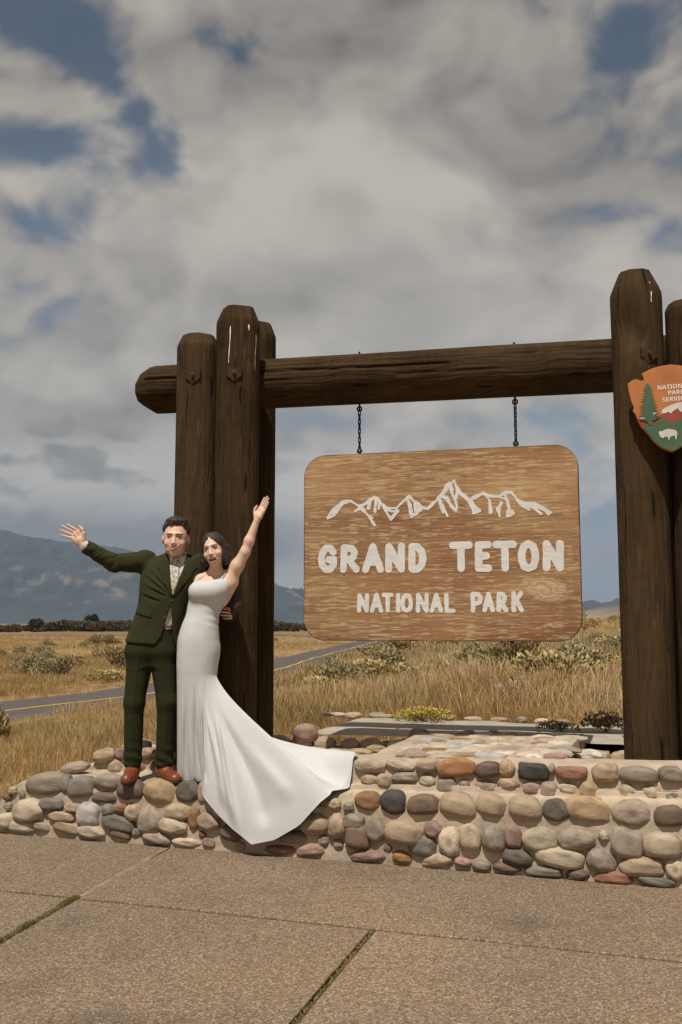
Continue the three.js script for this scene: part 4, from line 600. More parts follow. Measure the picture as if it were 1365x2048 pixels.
  shrub('dark', 'sagebrush', 2.05, -34.6, .72, 2.0, 'broad dark green shrub in the meadow just under the lower edge of the sign board');
  shrub('dark', 'sagebrush', 3.62, -21.1, .80, 1.05, 'rounded dark olive shrub standing in the grass left of the right log post');
  shrub('sage', 'sagebrush', 4.33, -18.3, .62, .95, 'grey green sagebrush in front of the darkest rounded shrub, near the right post');
  shrub('rabbit', 'rabbitbrush', 3.0, -14.4, .68, .85, 'pale cream flowered rabbitbrush nearest to the right log post');
  shrub('dead', 'dry_shrub', 2.0, -11.6, .42, .34, 'bleached leafless dry shrub behind the gravel terrace');
  shrub('sage', 'sagebrush', -.1, -23.9, .75, .8, 'dusty green sagebrush at the right-hand edge of the cycle path');
  shrub('rabbit', 'rabbitbrush', -.34, -18.5, .58, .75, 'pale flowered rabbitbrush right of the left log posts');
  shrub('yellow', 'rabbitbrush', .80, -9.40, .17, .40, 'small bright yellow flowering plant at the rear edge of the terrace', undefined, .58);
  shrub('yellow', 'rabbitbrush', 5.15, -18.1, .42, .6, 'yellow green flowering shrub half hidden by the right log post');
  const [ex, , ez] = W3(1.42, 0, 2.55); shrub('weed', 'weed_clump', ex, ez, .24, .24, 'low dark brown weed clump growing on the gravel terrace', undefined, .60);
  const [fx, , fz] = W3(1.05, 0, 2.5); shrub('weed', 'weed_clump', fx, fz, .13, .22, 'small flat weed beside the larger weed clump on the terrace', undefined, .60);
  const [hx, , hz] = W3(1.85, 0, 2.1); shrub('weed', 'weed_clump', hx, hz, .10, .3, 'sparse creeping weed at the front edge of the terrace', undefined, .60);
  shrub('dark', 'sagebrush', -4.22, -11.8, .72, .50, 'tall dark sagebrush cut off by the left edge of the picture');
  [[-8.88, -29.1, .62], [-8.23, -28.2, .58], [-7.9, -28.5, .66]].forEach(([x, z, h], i) => shrub(['sage', 'sage', 'dark'][i], 'sagebrush', x, z, h, h * 1.15, ['leftmost','middle','rightmost'][i] + ' of the three grey sagebrush in a loose row beyond the path', 'row of three sagebrush beyond the path'));
  shrub('dark', 'sagebrush', -7.18, -32.1, .85, .9, 'taller grey sagebrush beyond the path, close beside the groom');
  shrub('rabbit', 'rabbitbrush', -6.27, -27.0, .36, 1.0, 'flat pale yellow green bush on the far verge of the path');
  [[-16.3, -66.2, 'leftmost'], [-15.4, -66.2, 'rightmost'], [-15.8, -68, 'middle and farthest']].forEach(([x, z, which]) => shrub('dark', 'sagebrush', x, z, .75, .8, which + ' of the three tiny dark shrubs alone on the far flat meadow', 'dark shrubs on the far meadow'));
  const many = [];
  for (let i = 0; i < 900 && many.length < 64; i++) { const d = lerp(19, 95, R() ** 1.2), a = lerp(-.01, .42, R()), x = Math.sin(a) * d, z = -Math.cos(a) * d; if (roadDist(x, z) < 3.2 || !free(x, z) || many.some(([p, q, r]) => Math.hypot(p - x, q - z) < .9 + r)) continue; const s = .35 + .4 * R() + d * .004; many.push([x, z, s]); }
  for (const [x, z, s] of many) { const k = R(); shrub(k < .34 ? 'sage' : k < .90 ? 'rabbit' : 'dark', k < .34 || k >= .90 ? 'sagebrush' : 'rabbitbrush', x, z, s * (.8 + .3 * R()), s * (.9 + .7 * R()), 'one of many low brushy shrubs scattered over the meadow right of the path', 'shrubs scattered over the right-hand meadow'); }
  const left = [];
  for (let i = 0; i < 600 && left.length < 30; i++) { const d = lerp(24, 80, R()), a = lerp(-.44, -.05, R()), x = Math.sin(a) * d, z = -Math.cos(a) * d; if (roadDist(x, z) < 3.0 || left.some(([p, q]) => Math.hypot(p - x, q - z) < 1.4)) continue; left.push([x, z, .26 + .26 * R()]); }
  for (const [x, z, s] of left) shrub(R() < .6 ? 'sage' : 'rabbit', 'sagebrush', x, z, s, s * (1 + R()), 'one of the small grey sagebrush dotted over the meadow left of the path', 'sagebrush dotted over the left-hand meadow');
  // ---------------------------------------------------------------- the far thicket and two trees that stand out of it
  const clump = shrubGeo(11, 700, 1, .22, [.062, .055, .022], [.040, .040, .018], [.085, .062, .024]);
  const list = [], cols = [];
  for (let i = 0; i < 1500; i++) { const a = lerp(-.47, .47, R()), d = lerp(330, 430, R()), x = Math.sin(a) * d, z = -Math.cos(a) * d, right = sstep(.0, .12, a), s = lerp(1.9, 3.0, R()) * (1 + .5 * fbm(a * 30, 1, 1, 3)) * lerp(1, .55, right); o.position.set(x, ground(x, z) - .3, z); o.rotation.set(0, R() * 6, 0); o.scale.set(s * 1.3, s, s * 1.3); o.updateMatrix(); list.push(o.matrix.clone()); const k = .8 + .5 * R(), w = R() < .18 ? 1 : 0; cols.push(col(k * (1 + w * .45), k * (1 + w * .2), k)); }
  stuff('willow_thicket', 'dark band of willow thicket along the foot of the mountains', 'thicket', clump, leafM, list, cols);
  for (const [x, z, h, w, l] of [[-86, -345, 5.6, 3.4, 'rounded dark cottonwood tree standing out of the thicket beneath the raised arm'], [-99, -325, 4.0, 3.6, 'smaller dark tree in the thicket at the far left']]) { const t = thing('cottonwood_tree', l, 'tree', [x, ground(x, z), z]); const f = part('crown', shrubGeo(Math.round(h * 10), 1600, 1.2, .20, [.040, .034, .016], [.058, .046, .020], null, 1), leafM, t); f.scale.set(w, h * .78, w); f.position.y = h * .16; part('trunk', new THREE.CylinderGeometry(.16, .28, h * .5, 8).translate(0, h * .25, 0), twigM, t); }
}
// ---------------------------------------------------------------- the couple: bodies and clothes as distance fields, meshed
const smin = (a, b, k) => { const h = Math.max(k - Math.abs(a - b), 0) / k; return Math.min(a, b) - h * h * k * .25; };
const smax = (a, b, k) => -smin(-a, -b, k);
function cone(a, b, ra, rb) {                         // tapered capsule
  const [ax, ay, az] = a, bx = b[0] - ax, by = b[1] - ay, bz = b[2] - az, L = bx * bx + by * by + bz * bz || 1e-9;
  return (x, y, z) => { const px = x - ax, py = y - ay, pz = z - az, t = clamp((px * bx + py * by + pz * bz) / L, 0, 1); return Math.hypot(px - bx * t, py - by * t, pz - bz * t) - ra - (rb - ra) * t; };
}
function ell(c, r, rot = 0) { const cs = Math.cos(rot), sn = Math.sin(rot), m = Math.min(...r); return (x, y, z) => { let px = x - c[0], py = y - c[1]; const pz = (z - c[2]) / r[2], qx = (px * cs + py * sn) / r[0], qy = (-px * sn + py * cs) / r[1]; const k = Math.hypot(qx, qy, pz), g = Math.hypot(qx / r[0], qy / r[1], pz / r[2]); return g > 1e-6 ? k * (k - 1) / g : -m; }; }
function loftSlices(sl, pw = 2.3) {                   // stacked ellipses [y, cx, cz, rx, rz], top first
  return (x, y, z) => {
    let i = 0; while (i < sl.length - 2 && y < sl[i + 1][0]) i++;
    const a = sl[i], b = sl[i + 1], t0 = clamp((y - a[0]) / (b[0] - a[0]), 0, 1), p = sl[Math.max(0, i - 1)], q = sl[Math.min(sl.length - 1, i + 2)];
    const at = (k) => { const u = t0, ma = (b[k] - p[k]) * .5 * (i ? 1 : .6), mb = (q[k] - a[k]) * .5; return (2 * u ** 3 - 3 * u * u + 1) * a[k] + (u ** 3 - 2 * u * u + u) * ma + (-2 * u ** 3 + 3 * u * u) * b[k] + (u ** 3 - u * u) * mb; };
    const rx = Math.max(at(3), .01), rz = Math.max(at(4), .01), dx = Math.abs(x - at(1)) / rx, dz = Math.abs(z - at(2)) / rz, m = Math.min(rx, rz);
    const d = ((dx ** pw + dz ** pw) ** (1 / pw) - 1) * m, top = y - sl[0][0], bot = sl[sl.length - 1][0] - y;
    return smax(smax(d, top, .02), bot, .01);
  };
}
const all = (k, ...fs) => (x, y, z) => { let d = fs[0](x, y, z); for (let i = 1; i < fs.length; i++) d = smin(d, fs[i](x, y, z), k); return d; };
function poly2(pts) { return (x, y) => { let d = 1e9, s = 1; for (let i = 0, j = pts.length - 1; i < pts.length; j = i++) { const [xi, yi] = pts[i], [xj, yj] = pts[j], ex = xj - xi, ey = yj - yi, wx = x - xi, wy = y - yi, t = clamp((wx * ex + wy * ey) / (ex * ex + ey * ey), 0, 1), bx = wx - ex * t, by = wy - ey * t; d = Math.min(d, bx * bx + by * by); const c1 = y >= yi, c2 = y < yj, c3 = ex * wy > ey * wx; if ((c1 && c2 && c3) || (!c1 && !c2 && !c3)) s = -s; } return s * Math.sqrt(d); }; }
const crease = (x, y, a, b, w) => { const vx = b[0] - a[0], vy = b[1] - a[1], L = vx * vx + vy * vy, t = clamp(((x - a[0]) * vx + (y - a[1]) * vy) / L, 0, 1), d = Math.hypot(x - a[0] - vx * t, y - a[1] - vy * t); return Math.exp(-((d / w) ** 2)) * Math.sin(Math.PI * clamp(t * .9 + .08, 0, 1)); };
const nrm = (a) => { const l = Math.hypot(...a); return a.map((x) => x / l); }, add = (a, b, k = 1) => a.map((x, i) => x + b[i] * k), cross = (a, b) => [a[1] * b[2] - a[2] * b[1], a[2] * b[0] - a[0] * b[2], a[0] * b[1] - a[1] * b[0]];
// first hit of a field looking along -z at (x, y)
function frontZ(f, x, y, z0 = .4, z1 = -.3) { let z = z0; for (let i = 0; i < 90; i++) { const d = f(x, y, z); if (d < .0006) return z; z -= Math.max(d * .7, .0008); if (z < z1) break; } return null; }
// a strip of cloth with thickness that lies on a field: rows of [left, right] points in the (x, y) plane
function cloth(f, rows, off, th, n = 10, sub = 6, colf) {
  const P = [], m = (rows.length - 1) * sub;
  const g = gridGeo(n + 2, m + 2, (a, b) => {
    const i = Math.round(a * (n + 2)), j = Math.round(b * (m + 2)), e = i === 0 || j === 0 || i === n + 2 || j === m + 2, s = clamp((i - 1) / n, 0, 1), q = clamp((j - 1) / sub, 0, rows.length - 1.00001), k = Math.floor(q), t = q - k, A = rows[k], B = rows[k + 1];
    const x = lerp(lerp(A[0][0], B[0][0], t), lerp(A[1][0], B[1][0], t), s), y = lerp(lerp(A[0][1], B[0][1], t), lerp(A[1][1], B[1][1], t), s), z = frontZ(f, x, y) ?? .05; return [x, y, z + (e ? -.004 : off + th * Math.min(1, Math.min(s, 1 - s) * 8 + .55))];
  }, (a, b) => [a, b]);
  return colf ? paint(g, colf) : g;
}
// a hand: wrist, direction of the palm, direction to the thumb side, palm normal; per finger [bend at knuckle, bend further, spread]
function handField(w, dir, side, nor, size, fingers, thumb) {
  const S5 = size, pt = (a, b, c) => add(add(add(w, dir, a * S5), side, b * S5), nor, c * S5), parts = [];
  const palm = all(.014 * S5, cone(pt(.0, 0, 0), pt(.035, .004, 0), .024 * S5, .026 * S5), cone(pt(.035, .022, 0), pt(.088, .028, .002), .016 * S5, .0125 * S5), cone(pt(.03, -.02, 0), pt(.082, -.028, .002), .016 * S5, .012 * S5), cone(pt(.04, 0, -.002), pt(.090, .002, 0), .019 * S5, .0135 * S5));
  const base = [[.090, .031], [.094, .0105], [.090, -.0105], [.082, -.030]], len = [[.043, .026, .021], [.047, .030, .022], [.044, .028, .021], [.034, .020, .019]], rad = [.0088, .0090, .0085, .0074];
  fingers.forEach(([b1, b2, sp], i) => { let p = pt(base[i][0], base[i][1], 0), fs = [], ang = b1; const fd = nrm(add(dir, side, sp)); for (let k = 0; k < 3; k++) { const d = add(fd.map((x) => x * Math.cos(ang)), nor, Math.sin(ang)), q = add(p, d, len[i][k] * S5); fs.push(cone(p, q, rad[i] * S5 * (1 - k * .09), rad[i] * S5 * (.93 - k * .09))); p = q; ang += b2; } parts.push(all(.003, ...fs)); });
  const [t1, t2, t3] = thumb; const th = all(.006, cone(pt(.022, .020, .006), pt(...t1), .017 * S5, .0125 * S5), cone(pt(...t1), pt(...t2), .0115 * S5, .0102 * S5), cone(pt(...t2), pt(...t3), .0102 * S5, .0080 * S5)); parts.push(th);
  return (x, y, z) => { let d = palm(x, y, z); if (d > .25) return d; let g = 1e9; for (const f of parts) g = Math.min(g, f(x, y, z)); return smin(d, g, .007); };
}
// a head in its own axes: eyes at y = 0, x to the picture's right, z forwards
function headField(o) {
  const W = o.wide ?? 1, F = [ell([0, .032, -.016], [.077 * W, .090, .096]), ell([0, -.026, .012], [.065 * W, .086, .079]), ell([0, -.082, .026], [.047 * W * (o.jaw ?? 1), .036, .050])];
  const soft = all(.03, ...F), chin = ell([0, -.108, .058], [.022, .015, .018]), brow = ell([0, .019, .080], [.047, .0105, .014]), cheekL = ell([-.040, -.040, .054], [.024, .021, .025]), cheekR = ell([.040, -.040, .054], [.024, .021, .025]);
  const nose = all(.008, cone([0, .008, .084], [0, -.038, .102], .0075, .0115), ell([-.0115, -.043, .091], [.0085, .0075, .0095]), ell([.0115, -.043, .091], [.0085, .0075, .0095]));
  const lipU = ell([0, -.0645, .084], [.029, .0058, .011]), lipD = ell([0, o.open ? -.095 : -.080, .080], [.024, .0066, .011]), ears = [ell([-.079 * W, -.014, -.012], [.009, .029, .019]), ell([.079 * W, -.014, -.012], [.009, .029, .019])];
  return (x, y, z) => {
    let d = soft(x, y, z); if (d > .12) return d - .02;
    d = smin(d, chin(x, y, z), .018); d = smin(d, brow(x, y, z), .014); d = smin(d, cheekL(x, y, z), .016); d = smin(d, cheekR(x, y, z), .016);
    for (const s of [-1, 1]) d = smax(d, .0185 - Math.hypot(x - s * .031, y + .002, z - .101), .011);
    d = smin(d, nose(x, y, z), .009);
    const sm = x * x * (o.open ? 6 : 13);
    d = smin(d, lipU(x, y - sm, z), .005); d = smin(d, lipD(x, y - sm, z), .005);
    const gap = o.open ? ell([0, -.0790, .093], [.021, .0125, .018])(x, y - sm, z) : ell([0, -.0720, .094], [.026, .0048, .008])(x, y - sm, z); d = smax(d, -gap, .003);
    for (const s of [-1, 1]) d = Math.min(d, Math.hypot(x - s * .031, y + .001, z - .0745) - .0122);
    for (const e of ears) d = smin(d, e(x, y, z), .006);
    return d;
  };
}
function headColour(o) {
  const sk = o.skin;
  return (x, y, z) => {
    let c = sk.slice(); const f = z > .02;
    const red = Math.exp(-(((Math.abs(x) - .042) / .02) ** 2) - (((y + .042) / .02) ** 2)) * (f ? 1 : 0) * .35; c = mix3(c, [sk[0] * 1.02, sk[1] * .68, sk[2] * .66], red);
    if (f) {
      const ax = Math.abs(x), sm = x * x * (o.open ? 6 : 13), yy = y - sm;
      const bt = (o.brow ?? .020) + .003 * Math.sin((ax - .012) * 60); if (ax > .011 && ax < .054 && Math.abs(y - bt) < (o.open ? .0045 : .0062) * (1.15 - (ax - .011) * 10)) c = mix3(c, o.hair, .72);  // brow band; the wider, lower one also paints in eye-socket shade
      const ex = ax - .031, ey = y + .001; if (z > .060 && ex * ex / (.0150 ** 2) + ey * ey / (o.eye ** 2) < 1) { c = [.36, .31, .27]; if (Math.hypot(ex, ey) < .0084) c = [.035, .022, .014]; }
      if (z > .055 && ax > .014 && ax < .048 && Math.abs(y - (.0015 + o.eye - 6 * (ax - .031) ** 2)) < o.lash) c = [.03, .02, .014];
      const lw = .0295; if (ax < lw && z > .058) { const top = -.0605 - .15 * ax, mid = o.open ? -.0680 : -.0672, bot = o.open ? -.0915 : -.0768; if (yy < top && yy > mid) c = o.lip; if (yy < bot && yy > bot - .0095) c = o.lip; if (yy <= mid && yy >= bot && ax < lw * .9) c = o.open ? (yy > mid - .0062 ? [.74, .70, .64] : [.15, .045, .036]) : [.74, .70, .63]; }
      if (o.stubble) c = mix3(c, [sk[0] * .72, sk[1] * .66, sk[2] * .62], .32 * sstep(-.045, -.075, y) * (1 - Math.exp(-(((y + .07) / .012) ** 2) - ((x / .03) ** 2))));
    }
    return c;
  };
}
// turn a head-space function into body space
function placed(f, c, s, yaw, roll, pitch) { const m = new THREE.Matrix4().makeRotationFromEuler(new THREE.Euler(pitch, yaw, roll, 'ZYX')).transpose().elements, k = 1 / s; return (x, y, z) => { const a = (x - c[0]) * k, b = (y - c[1]) * k, d = (z - c[2]) * k; return f(m[0] * a + m[4] * b + m[8] * d, m[1] * a + m[5] * b + m[9] * d, m[2] * a + m[6] * b + m[10] * d); }; }
const scaled = (f, s) => (x, y, z) => f(x, y, z) * s;
const clothBump = tex(256, 256, (u, v) => [.5 + .3 * Math.sin(u * 256 * .785 * 2) * .5 + .25 * pn(u * 128, v * 128, 128, 128, 4) + .2 * pfbm(u, v, 12, 12, 3, 8)]);
const hairBump = tex(256, 256, (u, v) => [.5 + .5 * pfbm(u, v, 64, 4, 3, 33)]);
const skinM = mat([1, 1, 1], .55, { vertexColors: true, bumpMap: gritBump, bumpScale: .0006 }), suitM = new THREE.MeshPhysicalMaterial({ color: col(.0335, .0345, .0140), roughness: 1, specularIntensity: .3, side: THREE.DoubleSide, bumpMap: clothBump, bumpScale: .0012 });
const shirtM = mat([.55, .54, .545], .8), beltM = mat([.10, .025, .016], .45), leatherM = mat([.19, .047, .016], .42, { map: rep(stoneTex, 2, 2) }), soleM = mat([.03, .022, .018], .7), metalM = mat([.7, .66, .58], .3, { metalness: .9 });
{ // ================================================================ the groom
  const man = thing('person', 'person in dark green suit and pale patterned tie, arm flung out to the side', 'person', [-1.340, 0.400, -7.100]);
  const HC = [0.167, 1.698, 0.050], HS = 1.10, face = { wide: 1.05, jaw: 1.20, brow: .0155, skin: [.66, .42, .305], hair: [.045, .026, .016], eye: .0030, lash: .0022, lip: [.50, .24, .19], stubble: true };
  const hf = scaled(placed(headField(face), HC, HS, .03, -.03, .02), HS), hc = placed(headColour(face), HC, HS, .03, -.03, .02);
  const torso = [[1.601, 0.152, -.01, .060, .060], [1.565, 0.149, -.015, .125, .078], [1.518, 0.143, -.015, .190, .098], [1.454, 0.137, -.01, .212, .116], [1.365, 0.117, 0, .200, .128], [1.241, 0.087, .005, .178, .124], [1.135, 0.058, .005, .176, .122], [1.030, 0.028, 0, .184, .126], [0.900, 0.006, -.005, .190, .128]];
  const thin = (k) => torso.map(([y, a, b, c, d]) => [y, a, b, c - k, d - k]);
  const shL = [-0.065, 1.530, -0.020], elL = [-0.256, 1.516, 0.100], wrL = [-0.451, 1.635, 0.200], shR = [0.328, 1.502, -0.030], elR = [0.442, 1.292, -0.170], wrR = [0.543, 1.153, -0.070];
  const hipL = [-0.072, 0.879, 0.000], knL = [-0.109, 0.546, 0.020], anL = [-0.118, 0.109, -0.020], hipR = [0.080, 0.879, 0.000], knR = [0.122, 0.546, 0.020], anR = [0.104, 0.107, -0.030];
  const neck = cone([HC[0], HC[1] - .09, HC[2] - .04], [0.150, 1.516, -0.020], .058, .064);
  const pd = nrm([-0.058, 0.073, 0.000]), fd = nrm([-0.104, 0.071, 0.020]), nor = [0, -.08, 1], sd = nrm(cross(pd, nor)), nr = cross(sd, pd);
  const hand1 = handField(wrL, pd, sd, nr.map((x) => -x * -1), 1.06, [[.10, .06, -.36], [.08, .05, -.46], [.10, .06, -.58], [.14, .08, -.74]], [[.055, .050, .012], [.082, .060, .014], [.112, .058, .012]]);
  // the hand round her waist: four fingers curled forward from behind
  const g0 = [0.552, 1.157, -0.020], gd = nrm([-.10, .02, 1]), gs = nrm([.05, 1, .0]), gn = nrm(cross(gs, gd)).map((x) => x);
  const hand2 = handField(add(g0, [.012, 0, -.075]), gd, gs, gn[0] > 0 ? gn.map((x) => -x) : gn, .92, [[.45, .62, .10], [.45, .60, .03], [.45, .60, -.04], [.48, .62, -.12]], [[.05, .04, .02], [.075, .045, .035], [.09, .045, .045]]);
  const coreF = loftSlices(thin(.022));
  const arms = all(.02, cone(shL, elL, .048, .040), cone(elL, wrL, .040, .027), cone(shR, elR, .048, .040), cone(elR, wrR, .040, .027));
  const legs = all(.03, cone(hipL, knL, .078, .050), cone(knL, anL, .048, .034), cone(hipR, knR, .078, .050), cone(knR, anR, .048, .034));
  const skin = (x, y, z) => { let d = smin(coreF(x, y, z), neck(x, y, z), .03); d = smin(d, arms(x, y, z), .03); d = smin(d, legs(x, y, z), .03); d = smin(d, hf(x, y, z), .018); d = smin(d, hand1(x, y, z), .008); return smin(d, hand2(x, y, z), .008); };
  const skinC = (x, y, z) => { const h = Math.hypot(x - HC[0], y - HC[1], z - HC[2]); if (h < .2) return hc(x, y, z); const k = 1 + .08 * fbm(x * 40, y * 40, z * 40, 2); return [.64 * k, .41 * k, .30 * k]; };
  const lo = [-.80, -.02, -.34], hi = [.66, 1.98, .42];
  const bodyGeo = mergeGeometries([meshField(skin, lo, hi, .0042, skinC)]);
  part('body', bodyGeo, skinM, man);
  // hair: short, dark, swept up off the forehead
  const cap = ell([0, .044, -.024], [.0825, .088, .100]), quiff = ell([.004, .106, .016], [.068, .030, .064]), sideW = ell([0, .058, .005], [.083, .052, .076]);
  const hairF = scaled(placed((x, y, z) => { let d = smin(cap(x, y, z), quiff(x, y, z), .03); d = smin(d, sideW(x, y, z), .02); const line = z > .045 ? .077 + .05 * Math.max(0, .045 - Math.abs(x)) - .35 * Math.max(0, Math.abs(x) - .052) : lerp(-.035, .062, sstep(.005, .05, z)) - .03 * sstep(-.01, -.05, z); d = smax(d, line - y, .010); d = smax(d, -(ell([0, -.012, .055], [.060, .078, .060])(x, y, z)), .010); const st = fbm(x * 95 + z * 30, y * 22 - z * 26, z * 60, 3); return d - .007 * fbm(x * 26, y * 18, z * 26, 2) - .0030 * st - .0022 * fbm(x * 240 + z * 60, y * 40, z * 120, 2); }, HC, HS, .03, -.03, .02), HS);
  part('hair', meshField(hairF, [HC[0] - .15, HC[1] - .14, HC[2] - .18], [HC[0] + .15, HC[1] + .22, HC[2] + .16], .0034), mat([.026, .0155, .010], .62, { bumpMap: hairBump, bumpScale: .001 }), man);
  // shirt with collar and cuff
  const shirtBody = loftSlices(thin(.012)), collarC = [0.154, 1.573, -0.010], band = cone([collarC[0], collarC[1] - .012, collarC[2]], [collarC[0] + .002, collarC[1] + .020, collarC[2] - .004], .074, .069);
  const cuffA = add(wrL, nrm(add(elL, wrL, -1)), -.004), cuffB = add(wrL, nrm(add(elL, wrL, -1)), .055), cuff = cone(cuffA, cuffB, .037, .040);
  const cutW = nrm(add(wrL, elL, -1)), cuffCut = (x, y, z) => (x - cuffA[0]) * cutW[0] + (y - cuffA[1]) * cutW[1] + (z - cuffA[2]) * cutW[2] - .002;
  const shirtF = (x, y, z) => { let d = smin(shirtBody(x, y, z), smax(band(x, y, z), Math.abs(y - collarC[1] - .004 + .35 * (z - collarC[2] > 0 ? (z - collarC[2]) : 0)) - .030, .006), .012); d += .003 * fbm(x * 20, y * 9, z * 20, 2); d = Math.max(d, 1.019 - y); return Math.min(d, smax(cuff(x, y, z), cuffCut(x, y, z), .004)); };
  part('shirt', meshField(shirtF, [-.62, .9, -.3], [.40, 1.68, .36], .006), shirtM, man);
  // jacket
  const vee = poly2([[0.111, 1.641], [0.123, 1.571], [0.143, 1.431], [0.164, 1.284], [0.200, 1.396], [0.237, 1.501], [0.250, 1.571], [0.245, 1.641]]), gap = poly2([[0.152, 1.228], [0.131, 1.159], [0.111, 1.090], [0.089, 1.007], [0.038, 0.931], [0.013, 0.807], [0.193, 0.807], [0.173, 0.945], [0.159, 1.083], [0.156, 1.204]]);
  const jt = torso.map(([y, a, b, c, d], i) => [y, a, b, c + (i < 1 ? .004 : .006), d + .008]); jt[jt.length - 1] = [0.907, 0.004, -.005, .204, .142];
  const jtorso = loftSlices(jt), slL1 = cone(shL, elL, .075, .061), slL2 = cone(elL, add(wrL, nrm(add(elL, wrL, -1)), .03), .061, .046), slR1 = cone(shR, elR, .074, .060), slR2 = cone(elR, wrR, .060, .050);
  const padL = ell([-0.044, 1.577, -0.020], [.058, .036, .062], -.25), padR = ell([0.321, 1.555, -0.020], [.060, .036, .062], .35);
  const wcut = add(wrL, nrm(add(elL, wrL, -1)), .014), sleeveCut = (x, y, z) => (x - wcut[0]) * cutW[0] + (y - wcut[1]) * cutW[1] + (z - wcut[2]) * cutW[2];
  const F1 = [[[-0.001, 1.459], [0.153, 1.302]], [[-0.035, 1.424], [0.143, 1.284]], [[-0.012, 1.340], [0.136, 1.270]], [[-0.053, 1.291], [0.091, 1.235]]];
  const jacketF = (x, y, z) => {
    let d = jtorso(x, y, z); let s = smin(slL1(x, y, z), slL2(x, y, z), .03); s = smax(s, sleeveCut(x, y, z), .004); let r = smin(slR1(x, y, z), slR2(x, y, z), .03);
    d = smin(d, padL(x, y, z), .035); d = smin(d, padR(x, y, z), .035); d = smin(d, s, .030); d = smin(d, r, .03);
    if (Math.abs(d) > .05) return d;
    const arm = sstep(-.02, -.14, x - shL[0]); d += .0075 * arm * fbm(x * 11 + y * 14, y * 26 - x * 16, z * 12, 3);
    if (z > -.02) for (let i = 0; i < 4; i++) d += .0075 * crease(x, y, ...F1[i], .011) - .006 * crease(x, y - .017, ...F1[i], .012);
    d += .004 * fbm(x * 7, y * 5, z * 7, 3) + .0022 * fbm(x * 24, y * 15, z * 24, 2);
    d = smax(d, 0.959 - .30 * Math.max(0, x - (-0.126)) * .18 - y, .006);
    if (z > 0) { d = smax(d, -vee(x, y), .004); d = smax(d, -gap(x, y), .004); }
    return d;
  };
  const jacket = part('suit_jacket', meshField(jacketF, [-.72, .86, -.34], [.68, 1.72, .36], .0058), suitM, man);
  part('lapel', cloth(jacketF, [[[0.091, 1.592], [0.117, 1.596]], [[0.064, 1.539], [0.125, 1.543]], [[0.044, 1.490], [0.133, 1.490]], [[0.066, 1.466], [0.140, 1.448]], [[0.081, 1.420], [0.148, 1.396]], [[0.121, 1.340], [0.158, 1.326]], [[0.153, 1.284], [0.164, 1.281]]], .003, .005), suitM, jacket);
  part('lapel', cloth(jacketF, [[[0.248, 1.585], [0.274, 1.578]], [[0.247, 1.539], [0.303, 1.532]], [[0.233, 1.487], [0.325, 1.483]], [[0.224, 1.452], [0.301, 1.459]], [[0.207, 1.403], [0.287, 1.417]], [[0.184, 1.333], [0.225, 1.343]], [[0.165, 1.284], [0.178, 1.281]]], .003, .005), suitM, jacket);
  part('pocket_flap', cloth(jacketF, [[[-0.100, 1.201], [0.023, 1.176]], [[-0.106, 1.166], [0.020, 1.131]]], .002, .004), suitM, jacket);
  for (const [bx, by] of [[0.161, 1.256], [0.116, 1.138]].map((q) => q)) { const z = frontZ(jacketF, bx, by); if (z !== null) { const b = part('button', new THREE.CylinderGeometry(.009, .009, .005, 16).rotateX(Math.PI / 2), mat([.06, .05, .035], .35), jacket); b.position.set(bx, by, z + .002); } }
  // tie and collar wings
  const floral = (x, y, z) => { const a = n3(x * 210, y * 210, 3), b = n3(x * 120 + 9, y * 120, 8); const c = mix3([.60, .55, .45], [.36, .30, .22], sstep(.05, .35, a)); return mix3(c, [.20, .19, .11], sstep(.38, .6, b)); };
  part('tie', mergeGeometries([cloth(shirtF, [[[0.159, 1.515], [0.191, 1.515]], [[0.144, 1.466], [0.202, 1.466]], [[0.141, 1.396], [0.202, 1.396]], [[0.143, 1.284], [0.199, 1.284]], [[0.144, 1.235], [0.192, 1.235]]], .006, .006, 18, 14, floral), paint(cloth(shirtF, [[[0.153, 1.553], [0.196, 1.553]], [[0.161, 1.511], [0.190, 1.511]]], .010, .009, 12, 12), floral)]), mat([1, 1, 1], .75, { vertexColors: true }), man);
  part('collar_wing', cloth(shirtF, [[[0.117, 1.606], [0.158, 1.560]], [[0.120, 1.564], [0.159, 1.550]], [[0.137, 1.515], [0.142, 1.513]]], .007, .005, 8, 6), shirtM, man);
  part('collar_wing', cloth(shirtF, [[[0.192, 1.560], [0.240, 1.596]], [[0.192, 1.550], [0.243, 1.557]], [[0.219, 1.508], [0.226, 1.508]]], .007, .005, 8, 6), shirtM, man);
  // trousers with a belt
  const pants = loftSlices([[1.096, 0.044, 0, .166, .112], [0.994, 0.021, 0, .178, .120], [0.889, 0.006, -.005, .186, .124], [0.802, 0.004, -.005, .120, .085]]);
  const tl = all(.03, cone(hipL, knL, .098, .070), cone(knL, [anL[0], anL[1] + .02, anL[2]], .069, .062)), tr = all(.03, cone(hipR, knR, .098, .070), cone(knR, [anR[0], anR[1] + .02, anR[2]], .069, .063));
